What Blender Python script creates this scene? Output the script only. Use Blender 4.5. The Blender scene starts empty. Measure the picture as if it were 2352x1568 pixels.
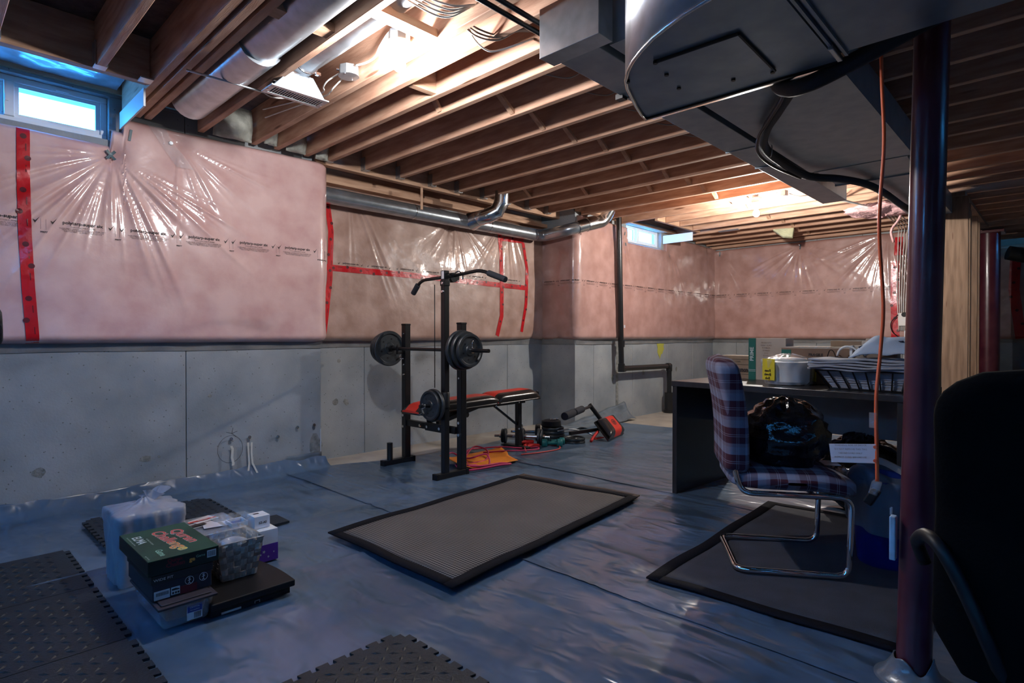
import bpy, math, random
from mathutils import Vector, Matrix, noise
random.seed(7)
S = bpy.context.scene
C = S.collection
PI = math.pi

# ---------------- camera, world, exposure ----------------
cam_d = bpy.data.cameras.new('camera'); cam = bpy.data.objects.new('camera', cam_d); C.objects.link(cam)
cam.location = (0, 0, 1.03)
cam_d.sensor_width = 36.0; cam_d.lens = 36.0 * 1329.0 / 2352.0
cam_d.clip_start = 0.05; cam_d.clip_end = 100
cam.rotation_euler = (math.radians(90 - 0.517), 0, math.radians(43.79 - 90))
S.camera = cam
S.view_settings.view_transform = 'Standard'; S.view_settings.look = 'None'
S.view_settings.gamma = 1.0; S.view_settings.use_curve_mapping = False
S.view_settings.exposure = 0.0
w = bpy.data.worlds.new('daylight'); S.world = w; w.use_nodes = True
w.node_tree.nodes['Background'].inputs[0].default_value = (0.05, 0.37, 1.0, 1)
w.node_tree.nodes['Background'].inputs[1].default_value = 36.0
BULB1 = 1700.0; BULB2 = 3300.0

# ---------------- helpers ----------------
class MB:
    """collects simple shapes, then becomes ONE mesh object"""
    def __init__(s): s.v = []; s.f = []
    def add(s, vs, fs, M=None):
        o = len(s.v)
        s.v += [tuple(M @ Vector(v)) if M else tuple(v) for v in vs]
        s.f += [tuple(i + o for i in f) for f in fs]
        return s
    def box(s, x0, x1, y0, y1, z0, z1, M=None):
        return s.add([(x0,y0,z0),(x1,y0,z0),(x1,y1,z0),(x0,y1,z0),(x0,y0,z1),(x1,y0,z1),(x1,y1,z1),(x0,y1,z1)],
                     [(3,2,1,0),(4,5,6,7),(0,1,5,4),(1,2,6,5),(2,3,7,6),(3,0,4,7)], M)
    def frus(s, b, z0, t, z1, M=None):
        """box with different bottom and top rectangles (x0,x1,y0,y1)"""
        return s.add([(b[0],b[2],z0),(b[1],b[2],z0),(b[1],b[3],z0),(b[0],b[3],z0),(t[0],t[2],z1),(t[1],t[2],z1),(t[1],t[3],z1),(t[0],t[3],z1)],
                     [(3,2,1,0),(4,5,6,7),(0,1,5,4),(1,2,6,5),(2,3,7,6),(3,0,4,7)], M)
    def prism(s, pts, z0, z1, M=None):
        n = len(pts)
        vs = [(x,y,z0) for x,y in pts] + [(x,y,z1) for x,y in pts]
        fs = [tuple(range(n))[::-1], tuple(range(n, 2*n))] + [(i,(i+1)%n,(i+1)%n+n,i+n) for i in range(n)]
        return s.add(vs, fs, M)
    def cyl(s, p0, p1, r0, r1=None, n=16, caps=True):
        r1 = r0 if r1 is None else r1
        a = Vector(p0); b = Vector(p1); d = (b - a).normalized()
        u = d.orthogonal().normalized(); w_ = d.cross(u)
        vs = []
        for p, r in ((a, r0), (b, r1)):
            for i in range(n):
                t = 2*PI*i/n; vs.append(tuple(p + u*(math.cos(t)*r) + w_*(math.sin(t)*r)))
        fs = [(i,(i+1)%n,(i+1)%n+n,i+n) for i in range(n)]
        if caps: fs += [tuple(range(n))[::-1], tuple(range(n, 2*n))]
        return s.add(vs, fs)
    def tube(s, pts, r, n=8, closed=False, rs=None):
        P = [Vector(p) for p in pts]; m = len(P); up = None; o = len(s.v); vs = []
        for i, p in enumerate(P):
            if closed: d = P[(i+1)%m] - P[i-1]
            else: d = P[min(i+1,m-1)] - P[max(i-1,0)]
            if d.length < 1e-9: d = Vector((0,0,1))
            d.normalize()
            if up is None: up = d.orthogonal().normalized()
            else:
                up = up - d*up.dot(d)
                up = up.normalized() if up.length > 1e-6 else d.orthogonal().normalized()
            q = d.cross(up); rr = rs[i] if rs else r
            for k in range(n):
                t = 2*PI*k/n; vs.append(tuple(p + up*(math.cos(t)*rr) + q*(math.sin(t)*rr)))
        fs = []
        for i in range(m if closed else m-1):
            j = (i+1) % m
            for k in range(n): fs.append((i*n+k, i*n+(k+1)%n, j*n+(k+1)%n, j*n+k))
        if not closed: fs += [tuple(range(n))[::-1], tuple(range((m-1)*n, m*n))]
        return s.add(vs, fs)
    def lathe(s, prof, M=None, n=24, caps=True):
        """prof: list of (r,z), axis z"""
        vs = []; m = len(prof)
        for r, z in prof:
            for k in range(n):
                t = 2*PI*k/n; vs.append((r*math.cos(t), r*math.sin(t), z))
        fs = [(i*n+k, i*n+(k+1)%n, (i+1)*n+(k+1)%n, (i+1)*n+k) for i in range(m-1) for k in range(n)]
        if caps:
            fs += [tuple(range(n))[::-1], tuple(range((m-1)*n, m*n))]
        return s.add(vs, fs, M)
    def grid(s, fn, nu, nv):
        vs = [fn(i/nu, j/nv) for j in range(nv+1) for i in range(nu+1)]
        fs = [(j*(nu+1)+i, j*(nu+1)+i+1, (j+1)*(nu+1)+i+1, (j+1)*(nu+1)+i) for j in range(nv) for i in range(nu)]
        return s.add(vs, fs)
    def build(s, name, mat, parent=None, smooth=False, bev=0, seg=2, kind=None, label=None, solid=0, sub=0):
        me = bpy.data.meshes.new(name)
        vs = s.v
        if parent is not None:
            Mi = WM[parent.name].inverted(); vs = [tuple(Mi @ Vector(v)) for v in vs]
        me.from_pydata(vs, [], s.f); me.validate(); me.update()
        if mat: me.materials.append(M_[mat] if isinstance(mat, str) else mat)
        o = bpy.data.objects.new(name, me); C.objects.link(o)
        if parent is not None:
            o.parent = parent; WM[o.name] = WM[parent.name].copy()
        else: WM[o.name] = Matrix.Identity(4)
        if smooth:
            for p in me.polygons: p.use_smooth = True
            if smooth == 'auto':
                try: me.set_sharp_from_angle(angle=math.radians(40))
                except Exception: pass
        if solid:
            md = o.modifiers.new('solid', 'SOLIDIFY'); md.thickness = solid; md.offset = 0
        if sub:
            md = o.modifiers.new('sub', 'SUBSURF'); md.levels = sub; md.render_levels = sub
        if bev:
            md = o.modifiers.new('bevel', 'BEVEL'); md.width = bev; md.segments = seg; md.limit_method = 'ANGLE'
        if kind: o['kind'] = kind
        if label: o['label'] = label
        return o
WM = {}
def thing(name, label, cat, loc=(0,0,0), rz=0, group=None, kind=None):
    o = bpy.data.objects.new(name, None); C.objects.link(o); o.empty_display_size = 0.05
    o.location = loc; o.rotation_euler = (0,0,rz)
    WM[o.name] = Matrix.Translation(loc) @ Matrix.Rotation(rz, 4, 'Z')
    if label: o['label'] = label
    if cat: o['category'] = cat
    if group: o['group'] = group
    if kind: o['kind'] = kind
    return o
def tag(o, label, cat, group=None):
    o['label'] = label; o['category'] = cat
    if group: o['group'] = group
    return o
def bx(*a): return MB().box(*a)
def bez(pts, k=8):
    """Catmull-Rom through points"""
    P = [Vector(p) for p in pts]; out = []
    P = [P[0]*2-P[1]] + P + [P[-1]*2-P[-2]]
    for i in range(1, len(P)-2):
        for j in range(k):
            t = j/k; a,b,c,d = P[i-1],P[i],P[i+1],P[i+2]
            out.append(tuple(0.5*((2*b)+(c-a)*t+(2*a-5*b+4*c-d)*t*t+(3*b-a-3*c+d)*t**3)))
    out.append(tuple(P[-2])); return out
def fillet(pts, r, k=6):
    """round the corners of an open polyline"""
    P = [Vector(p) for p in pts]; out = [tuple(P[0])]
    for i in range(1, len(P)-1):
        a = (P[i-1]-P[i]); b = (P[i+1]-P[i]); rr = min(r, a.length*.49, b.length*.49)
        p0 = P[i]+a.normalized()*rr; p2 = P[i]+b.normalized()*rr
        for j in range(k+1):
            t = j/k; out.append(tuple(p0*(1-t)**2 + P[i]*2*t*(1-t) + p2*t*t))
    out.append(tuple(P[-1])); return out
_tc = {}
def text_mesh(body, size, res=2, bold=0.0):
    key = (body, size, res, bold)
    if key in _tc: return _tc[key]
    cu = bpy.data.curves.new('t', 'FONT'); cu.body = body; cu.size = size; cu.resolution_u = res
    cu.align_x = 'CENTER'; cu.align_y = 'CENTER'; cu.offset = bold
    ob = bpy.data.objects.new('t', cu)
    me = bpy.data.meshes.new_from_object(ob)
    r = ([tuple(v.co) for v in me.vertices], [tuple(p.vertices) for p in me.polygons])
    bpy.data.objects.remove(ob); bpy.data.curves.remove(cu); bpy.data.meshes.remove(me)
    _tc[key] = r; return r
def put_text(mb, body, size, o, ux, uy, res=2, bold=0.0, sx=1.0):
    """o origin, ux/uy directions of reading and up"""
    vs, fs = text_mesh(body, size, res, bold); o = Vector(o); ux = Vector(ux); uy = Vector(uy)
    mb.add([tuple(o + ux*(v[0]*sx) + uy*v[1]) for v in vs], fs); return mb

# ---------------- materials ----------------
M_ = {}
def mat(name, col, rough=.6, metal=0, var=0, vs=8, bump=0, bs=60, coat=0, cr=.1, stretch=(1,1,1), col2=None, alpha=1, trans=0, spec=.5, emit=None, es=0, detail=4, bdist=.01, spots=None):
    m = bpy.data.materials.new(name); m.use_nodes = True; nt = m.node_tree; N = nt.nodes; L = nt.links
    b = N['Principled BSDF']
    b.inputs['Base Color'].default_value = (*col, 1); b.inputs['Roughness'].default_value = rough
    b.inputs['Metallic'].default_value = metal; b.inputs['Coat Weight'].default_value = coat
    b.inputs['Coat Roughness'].default_value = cr; b.inputs['Alpha'].default_value = alpha
    b.inputs['Transmission Weight'].default_value = trans; b.inputs['Specular IOR Level'].default_value = spec
    if emit: b.inputs['Emission Color'].default_value = (*emit, 1); b.inputs['Emission Strength'].default_value = es
    if var or bump or col2 or spots:
        tc = N.new('ShaderNodeTexCoord'); mp = N.new('ShaderNodeMapping'); mp.inputs['Scale'].default_value = stretch
        L.new(tc.outputs['Object'], mp.inputs[0])
    if var or col2:
        n = N.new('ShaderNodeTexNoise'); n.inputs['Scale'].default_value = vs; n.inputs['Detail'].default_value = detail
        L.new(mp.outputs[0], n.inputs['Vector'])
        r = N.new('ShaderNodeValToRGB'); c2 = col2 or tuple(min(1, c*(1+var)) for c in col); c1 = col if col2 else tuple(c*(1-var) for c in col)
        r.color_ramp.elements[0].position = .35; r.color_ramp.elements[1].position = .65
        r.color_ramp.elements[0].color = (*c1, 1); r.color_ramp.elements[1].color = (*c2, 1)
        L.new(n.outputs['Fac'], r.inputs[0]); out = r.outputs[0]
        if spots:   # (scale, threshold, colour)
            n3 = N.new('ShaderNodeTexVoronoi'); n3.inputs['Scale'].default_value = spots[0]; L.new(mp.outputs[0], n3.inputs['Vector'])
            r3 = N.new('ShaderNodeValToRGB'); r3.color_ramp.elements[0].position = spots[1]; r3.color_ramp.elements[1].position = spots[1]+.05
            r3.color_ramp.elements[0].color = (1,1,1,1); r3.color_ramp.elements[1].color = (0,0,0,1); L.new(n3.outputs['Distance'], r3.inputs[0])
            mx = N.new('ShaderNodeMix'); mx.data_type = 'RGBA'; L.new(r3.outputs[0], mx.inputs[0]); L.new(out, mx.inputs[6]); mx.inputs[7].default_value = (*spots[2], 1); out = mx.outputs[2]
        L.new(out, b.inputs['Base Color'])
    if bump:
        n2 = N.new('ShaderNodeTexNoise'); n2.inputs['Scale'].default_value = bs; n2.inputs['Detail'].default_value = 6
        L.new(mp.outputs[0], n2.inputs['Vector'])
        bp = N.new('ShaderNodeBump'); bp.inputs['Strength'].default_value = bump; bp.inputs['Distance'].default_value = bdist
        L.new(n2.outputs['Fac'], bp.inputs['Height']); L.new(bp.outputs[0], b.inputs['Normal'])
        if coat: L.new(bp.outputs[0], b.inputs['Coat Normal'])
    M_[name] = m; return m
mat('joist', (.44,.235,.15), .75, vs=5, col2=(.62,.375,.255), bump=.25, bs=40, stretch=(6,.8,6), bdist=.004, spots=(1.6,.06,(.2,.09,.05)))
mat('joist_x', (.42,.23,.14), .75, vs=5, col2=(.60,.37,.24), bump=.25, bs=40, stretch=(.8,6,6), bdist=.004)
mat('stud', (.20,.125,.08), .75, vs=5, col2=(.32,.21,.14), bump=.2, bs=40, stretch=(6,6,.6), bdist=.004, spots=(4,.06,(.16,.08,.05)))
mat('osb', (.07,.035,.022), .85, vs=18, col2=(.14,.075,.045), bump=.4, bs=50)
mat('concrete', (.215,.235,.25), .85, vs=2.6, col2=(.32,.335,.34), bump=.35, bs=90, detail=10, spots=(26,.07,(.13,.13,.12)), bdist=.004)
mat('concrete_rough', (.15,.15,.14), .95, vs=25, col2=(.27,.27,.25), bump=.8, bs=60)
mat('floor_concrete', (.30,.265,.225), .85, vs=3, col2=(.42,.375,.32), bump=.2, bs=120)
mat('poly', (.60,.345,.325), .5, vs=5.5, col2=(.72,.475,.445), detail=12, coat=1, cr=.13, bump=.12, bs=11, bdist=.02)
mat('poly_dimmed', (.38,.205,.175), .5, vs=5.5, col2=(.49,.29,.255), detail=12, coat=1, cr=.13, bump=.12, bs=11, bdist=.02)  # same film as poly, weaker light of the far walls put into the colour
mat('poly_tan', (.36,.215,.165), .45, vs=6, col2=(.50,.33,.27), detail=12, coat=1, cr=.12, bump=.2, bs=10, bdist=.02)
mat('poly_flap', (.13,.135,.14), .35, vs=4, col2=(.22,.215,.21), coat=1, cr=.1, bump=.3, bs=14, bdist=.02)
mat('tape_red', (.55,.004,.01), .3, var=.15, coat=.8, cr=.08, bump=.2, bs=25, bdist=.01)
mat('ink', (.03,.02,.02), .6); mat('ink_tape', (.10,.0,.005), .4)
mat('tack', (.10,.15,.17), .4)
mat('tarp_edge', (.13,.16,.19), .3, var=.2, bump=.4, bs=12, coat=.4, cr=.2)
mat('galv', (.50,.54,.58), .28, metal=.85, vs=14, col2=(.40,.43,.46), bump=.05, bs=20)
mat('galv_dark', (.24,.285,.33), .40, metal=.5, vs=10, col2=(.31,.355,.39), bump=.06, bs=14)
mat('galv_bright', (.75,.78,.80), .18, metal=1, var=.08, vs=8)
mat('tin', (.50,.53,.55), .35, metal=.85, var=.08)
mat('chrome', (.8,.8,.82), .08, metal=1)
mat('vinyl', (.8,.82,.84), .4); mat('plastic_bluelit', (.35,.5,.62), .3, var=.3, coat=.6, bump=.3, bs=20)  # pale plastic with blue window light put into the colour
mat('ceramic', (.85,.83,.8), .3); mat('cable', (.75,.73,.68), .5); mat('cable_dark', (.25,.2,.17), .6)
mat('black_metal', (.006,.006,.007), .36); mat('black_plastic', (.006,.006,.007), .5, spec=.3); mat('rubber', (.02,.02,.022), .7, bump=.2, bs=200)
mat('foam_grip', (.02,.022,.03), .85, bump=.3, bs=250)
mat('pvc', (.012,.012,.013), .3)
mat('vinyl_red', (.62,.03,.015), .45, bump=.12, bs=180, bdist=.002); mat('vinyl_black', (.015,.014,.014), .25, bump=.05, bs=160, bdist=.002)
mat('plate', (.02,.025,.03), .42, var=.2, vs=30, bump=.1, bs=120)
mat('teal', (.0,.12,.12), .5); mat('band_pink', (.50,.03,.10), .5); mat('band_red', (.60,.06,.05), .5); mat('mat_orange', (.75,.22,.01), .7, var=.06)
mat('strap_red', (.5,.01,.01), .6)
mat('eva', (.014,.019,.026), .45, spec=.35, bump=.25, bs=120, var=.2, vs=4)
mat('rug_edge', (.006,.006,.009), .9, spec=.15, bump=.3, bs=200); mat('rug_brown', (.07,.045,.035), .85, bump=.3, bs=200); mat('rug2', (.045,.045,.055), .9, bump=.4, bs=300, var=.15)
mat('steel_red', (.065,.008,.016), .30, vs=5, col2=(.11,.025,.035), coat=.3, bump=.06, bs=20)
mat('desk', (.018,.015,.016), .35, vs=3, col2=(.028,.024,.024), stretch=(1,12,1), coat=.2); mat('desk_grey', (.24,.225,.235), .7, var=.1)
mat('card', (.30,.21,.14), .8, var=.1); mat('card_dark', (.22,.14,.10), .85, var=.1); mat('card_pale', (.48,.40,.33), .8, var=.06); mat('green_print', (.0,.12,.09), .6)
mat('white', (.7,.72,.75), .5, var=.04); mat('paper', (.30,.32,.38), .75, var=.06); mat('styro', (.78,.8,.82), .55); mat('yellow', (.7,.58,.03), .45)
mat('clear', (.75,.8,.85), .12, alpha=.22, coat=1, cr=.05, bump=.4, bs=18, bdist=.02)
mat('clear_box', (.45,.47,.55), .15, alpha=.4, coat=1, cr=.05)
mat('bag_white', (.42,.45,.54), .3, alpha=.6, var=.08, bump=.4, bs=14, bdist=.02)
mat('towel', (.42,.52,.68), .95, var=.05, bump=.3, bs=150); mat('navy', (.01,.015,.04), .9)
mat('bag_black', (.004,.004,.005), .14, bump=.5, bs=7, bdist=.05, coat=.3, cr=.05)
mat('bin_blue', (.004,.012,.13), .35); mat('liner', (.10,.13,.18), .3, alpha=.8, bump=.5, bs=14, bdist=.02)
mat('cord', (.75,.12,.03), .45); mat('label_white', (.6,.58,.62), .6); mat('orange_tag', (.7,.1,.03), .5)
mat('insul_pink', (.62,.36,.36), .95, var=.25, vs=20, bump=1, bs=40); mat('insul_yellow', (.62,.6,.38), .95, var=.15, bump=.8, bs=40)
mat('insul_white', (.42,.42,.36), .8, var=.25, vs=12, bump=.8, bs=30, coat=.5)
mat('wicker', (.40,.34,.30), .7, var=.22, vs=30, bump=.3, bs=120); mat('wicker_dark', (.25,.21,.185), .7, var=.2, vs=30, bump=.3, bs=120)
mat('box_green', (.003,.033,.02), .5, vs=6, col2=(.010,.062,.036), spec=.25); mat('box_darkgreen', (.002,.012,.009), .35)
mat('shoe_grey', (.035,.03,.04), .6, spec=.3); mat('shoe_red', (.13,.01,.015), .5); mat('shoe_black', (.01,.01,.011), .5)
mat('print_red', (.60,.05,.04), .4); mat('print_orange', (.70,.25,.04), .4); mat('print_yellow', (.7,.5,.06), .4); mat('print_white', (.5,.58,.56), .5); mat('print_mint', (.25,.5,.4), .5)
mat('purple', (.08,.015,.28), .4); mat('blue_print', (.02,.04,.22), .4); mat('office_black', (.002,.002,.0022), .95, spec=.08, bump=.2, bs=150)
mat('zip_white', (.6,.58,.52), .5); mat('yellow_paint', (.42,.40,.06), .8)
mat('white_patch', (.42,.44,.47), .8)
def mat_check(name, c1, c2, scale, rough=.85):
    m = bpy.data.materials.new(name); m.use_nodes = True; nt = m.node_tree; N = nt.nodes; L = nt.links; b = N['Principled BSDF']
    tc = N.new('ShaderNodeTexCoord'); mp = N.new('ShaderNodeMapping'); mp.inputs['Rotation'].default_value = (0,0,math.radians(45))
    L.new(tc.outputs['Object'], mp.inputs[0])
    ck = N.new('ShaderNodeTexChecker'); ck.inputs['Scale'].default_value = scale; L.new(mp.outputs[0], ck.inputs['Vector'])
    nz = N.new('ShaderNodeTexNoise'); nz.inputs['Scale'].default_value = 3; L.new(tc.outputs['Object'], nz.inputs['Vector'])
    ck.inputs['Color1'].default_value = (*c1,1); ck.inputs['Color2'].default_value = (*c2,1)
    mx = N.new('ShaderNodeMix'); mx.data_type = 'RGBA'; mx.blend_type = 'MULTIPLY'; mx.inputs[0].default_value = .5
    L.new(ck.outputs['Color'], mx.inputs[6]); L.new(nz.outputs['Fac'], mx.inputs[7]); L.new(mx.outputs[2], b.inputs['Base Color'])
    bp = N.new('ShaderNodeBump'); bp.inputs['Strength'].default_value = .5; bp.inputs['Distance'].default_value = .002
    L.new(ck.outputs['Fac'], bp.inputs['Height']); L.new(bp.outputs[0], b.inputs['Normal']); b.inputs['Roughness'].default_value = rough
    M_[name] = m
mat_check('rug_weave', (.22,.195,.175), (.030,.027,.028), 88)
def mat_plaid():
    """woven plaid: bands across two object axes (x = across, z or y = along through a generated sum)"""
    m = bpy.data.materials.new('plaid'); m.use_nodes = True; nt = m.node_tree; N = nt.nodes; L = nt.links; b = N['Principled BSDF']
    uv = N.new('ShaderNodeUVMap'); sp = N.new('ShaderNodeSeparateXYZ'); L.new(uv.outputs[0], sp.inputs[0])
    def band(axis, period):
        a = N.new('ShaderNodeMath'); a.operation = 'DIVIDE'; L.new(sp.outputs[axis], a.inputs[0]); a.inputs[1].default_value = period
        f = N.new('ShaderNodeMath'); f.operation = 'FRACT'; L.new(a.outputs[0], f.inputs[0])
        r = N.new('ShaderNodeValToRGB'); r.color_ramp.interpolation = 'CONSTANT'; e = r.color_ramp.elements
        e[0].position = 0; e[0].color = (.055,.008,.018,1); e[1].position = .22; e[1].color = (.24,.21,.25,1)
        for p, c in ((.25,(.055,.008,.018,1)),(.29,(.24,.21,.25,1)),(.32,(.06,.009,.02,1)),(.56,(.22,.235,.31,1)),(.84,(.20,.18,.23,1)),(.97,(.05,.02,.05,1))):
            x = e.new(p); x.color = c
        L.new(f.outputs[0], r.inputs[0]); return r.outputs[0]
    mx = N.new('ShaderNodeMix'); mx.data_type = 'RGBA'; mx.inputs[0].default_value = .42
    L.new(band('Y', .115), mx.inputs[6]); L.new(band('X', .10), mx.inputs[7])
    L.new(mx.outputs[2], b.inputs['Base Color']); b.inputs['Roughness'].default_value = .95
    n2 = N.new('ShaderNodeTexNoise'); n2.inputs['Scale'].default_value = 900; L.new(uv.outputs[0], n2.inputs['Vector'])
    bp = N.new('ShaderNodeBump'); bp.inputs['Strength'].default_value = .3; bp.inputs['Distance'].default_value = .002
    L.new(n2.outputs['Fac'], bp.inputs['Height']); L.new(bp.outputs[0], b.inputs['Normal'])
    M_['plaid'] = m
mat_plaid()
def mat_tarp():
    m = bpy.data.materials.new('tarp'); m.use_nodes = True; nt = m.node_tree; N = nt.nodes; L = nt.links; b = N['Principled BSDF']
    tc = N.new('ShaderNodeTexCoord'); nz = N.new('ShaderNodeTexNoise'); nz.inputs['Scale'].default_value = 1.8; nz.inputs['Detail'].default_value = 8; L.new(tc.outputs['Object'], nz.inputs['Vector'])
    r = N.new('ShaderNodeValToRGB'); r.color_ramp.elements[0].position=.35; r.color_ramp.elements[1].position=.65
    r.color_ramp.elements[0].color = (.05,.088,.14,1); r.color_ramp.elements[1].color = (.095,.148,.225,1); L.new(nz.outputs['Fac'], r.inputs[0]); L.new(r.outputs[0], b.inputs['Base Color'])
    b.inputs['Roughness'].default_value = .30; b.inputs['Coat Weight'].default_value = .45; b.inputs['Coat Roughness'].default_value = .2
    prev = None
    for sc, st, di, rot, sx in ((2.4,.9,.045,.5,1.0),(6.0,.9,.028,-.3,.35),(17,.7,.010,1.1,.5)):
        mp = N.new('ShaderNodeMapping'); mp.inputs['Rotation'].default_value = (0,0,rot); mp.inputs['Scale'].default_value = (1,sx,1); L.new(tc.outputs['Object'], mp.inputs[0])
        n = N.new('ShaderNodeTexNoise'); n.noise_type = 'RIDGED_MULTIFRACTAL'; n.inputs['Scale'].default_value = sc; n.inputs['Detail'].default_value = 3; n.inputs['Roughness'].default_value=.45; n.inputs['Distortion'].default_value=.5; n.normalize = True
        L.new(mp.outputs[0], n.inputs['Vector'])
        bp = N.new('ShaderNodeBump'); bp.inputs['Strength'].default_value = st; bp.inputs['Distance'].default_value = di; L.new(n.outputs['Fac'], bp.inputs['Height'])
        if prev: L.new(prev.outputs[0], bp.inputs['Normal'])
        prev = bp
    L.new(prev.outputs[0], b.inputs['Normal']); L.new(prev.outputs[0], b.inputs['Coat Normal'])
    M_['tarp'] = m
mat_tarp()
def mat_glass():
    m = bpy.data.materials.new('glass'); m.use_nodes = True; nt = m.node_tree; N = nt.nodes; L = nt.links
    N.remove(N['Principled BSDF']); o = N['Material Output']
    t = N.new('ShaderNodeBsdfTransparent'); t.inputs[0].default_value = (.9,.95,.97,1); g = N.new('ShaderNodeBsdfGlossy'); g.inputs['Roughness'].default_value = .05
    mx = N.new('ShaderNodeMixShader'); mx.inputs[0].default_value = .08
    L.new(t.outputs[0], mx.inputs[1]); L.new(g.outputs[0], mx.inputs[2]); L.new(mx.outputs[0], o.inputs[0]); M_['glass'] = m
mat_glass()
def mat_emit(name, col, s):
    m = bpy.data.materials.new(name); m.use_nodes = True; nt = m.node_tree; N = nt.nodes
    N.remove(N['Principled BSDF']); e = N.new('ShaderNodeEmission'); e.inputs[0].default_value = (*col,1); e.inputs[1].default_value = s
    nt.links.new(e.outputs[0], N['Material Output'].inputs[0]); M_[name] = m
mat_emit('bulb_near', (.97,.97,1.0), BULB1); mat_emit('bulb_far', (1.0,.95,.88), BULB2)
# ---------------- the setting ----------------
ZC = 2.40; ZS = 2.64
fl = thing('floor', None, None, kind='structure')
bx(-2.2,11.6,-3.2,4.75,-.12,-.004).build('concrete_slab', 'floor_concrete', fl)
ce = thing('ceiling', None, None, kind='structure')
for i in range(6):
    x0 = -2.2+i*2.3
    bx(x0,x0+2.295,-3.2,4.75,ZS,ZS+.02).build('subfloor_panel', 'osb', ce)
JX = [-1.75,-1.37,-1.02,-.66,-.36,.255,.665,.917,.975,1.035,1.345,1.695,1.86,2.09,2.275,2.605,2.95,3.30,3.62,3.95,4.28,4.61,4.93,5.28,5.63,5.98,6.33,6.68,7.03,7.38,7.73,8.08,8.43,8.9,9.35,9.8,10.25,10.7]
YB = 4.225
for x in JX:
    y1 = 4.2
    if x > 2.2: y1 = YB-.005
    if -.5 < x < .9: y1 = 3.585
    if x > 5.1: y1 = 3.98
    if 6.2 < x < 7.2: y1 = 3.5
    if x > 8.6: y1 = 3.9
    bx(x,x+.04,-3.1,y1,ZC+random.uniform(-.004,.004),ZS-.002).build('floor_joist', 'joist', ce, bev=.003, seg=1)
# header over window 1, header beam above wall B, window 2 header
bx(-.4,.915,3.59,3.63,ZC,ZS-.002).build('header_joist', 'joist_x', ce, bev=.003)
bx(-.4,.915,3.632,3.67,ZC+.01,ZS-.002).build('header_joist', 'joist_x', ce, bev=.003)
bx(2.20,5.25,YB,YB+.04,ZC-.02,ZS-.002).build('header_joist', 'joist_x', ce, bev=.003)
bx(2.20,5.25,YB+.042,YB+.08,ZC-.015,ZS-.002).build('header_joist', 'joist_x', ce, bev=.003)
bx(6.15,7.25,3.505,3.545,ZC,ZS-.002).build('header_joist', 'joist_x', ce, bev=.003)
# rim boards / sill plates on the walls
for (x0,x1,y0) in ((-2.1,2.25,4.24),(5.2,11.4,4.02)):
    bx(x0,x1,y0,y0+.04,2.525,ZS-.002).build('rim_board', 'joist_x', ce)
    if x0 > 0: bx(x0,x1,y0-.1 if x0 > 5 else y0-.13,y0,2.44,2.475).build('sill_plate', 'joist_x', ce)
for (a,b,c_) in ((2.25,5.2,4.5),): MB().box(a,b,c_,c_+.04,2.302,ZS-.002).build('rim_board','joist_x',ce); bx(a,b,c_-.09,c_,2.30,2.34).build('sill_plate','joist_x',ce)
bx(8.70,8.74,1.16,4.0,2.372,ZS-.002).build('rim_board','joist',ce); bx(8.60,8.70,1.16,4.0,2.372,2.41).build('sill_plate','joist',ce)
# joist hangers: galvanised stirrups
for x in (.665,.255,-.36):
    MB().box(x-.006,x+.046,3.53,3.59,ZC-.004,ZC).box(x-.008,x-.002,3.53,3.59,ZC,ZC+.12).box(x+.042,x+.048,3.53,3.59,ZC,ZC+.12).build('joist_hanger', 'tin', ce)
for x in [j for j in JX if 2.2 < j < 5.2]:
    MB().box(x-.005,x+.045,YB-.06,YB,ZC-.006,ZC-.002).box(x-.007,x-.001,YB-.06,YB,ZC,ZC+.1).box(x+.041,x+.047,YB-.06,YB,ZC,ZC+.1).build('joist_hanger', 'tin', ce)
bx(.855,.915,3.52,3.59,ZC-.008,ZC-.001).build('joist_hanger', 'tin', ce)
# bridging: a pair of small crossing sticks between two joists
def bridging(x0, x1, y, both=True):
    a = math.atan2(.19, x1-x0)
    m = MB(); M = Matrix.Translation((x0,y,ZC+.015)) @ Matrix.Rotation(-a,4,'Y')
    L_ = math.hypot(.19,x1-x0); m.box(0,L_,-.018,.018,-.01,.01,M); m.build('cross_bridging', 'joist_x', ce)
    if both:
        m = MB(); M = Matrix.Translation((x0,y+.045,ZC+.205)) @ Matrix.Rotation(a,4,'Y'); m.box(0,L_,-.018,.018,-.01,.01,M).build('cross_bridging', 'joist_x', ce)
gaps = [(JX[i]+.04, JX[i+1]) for i in range(len(JX)-1)]
for a, b in gaps:
    if b-a < .1: continue
    if 2.2 < a < 8.6: bridging(a, b, 2.47+.03*math.sin(a*5))
    if a > 8.6: bridging(a, b, 1.9)
bridging(2.13,2.275,2.75); bridging(3.99,4.28,3.80); bridging(4.32,4.61,3.35); bridging(4.65,4.93,2.83)
# wide flat blocks
bx(1.075,1.345,2.40,2.48,ZC+.005,ZC+.043).build('blocking', 'joist_x', ce)
bx(1.385,1.695,2.10,2.175,ZC+.005,ZC+.043).build('blocking', 'joist_x', ce)
bx(.957,1.345,.9,.94,ZC,ZS-.01).build('blocking', 'joist_x', ce)
bx(1.90,2.09,2.60,2.64,ZC+.01,ZS-.01).build('blocking', 'joist_x', ce)
bx(5.66,5.98,2.35,2.49,ZC+.002,ZC+.04).build('blocking', 'joist_x', ce)

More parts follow.
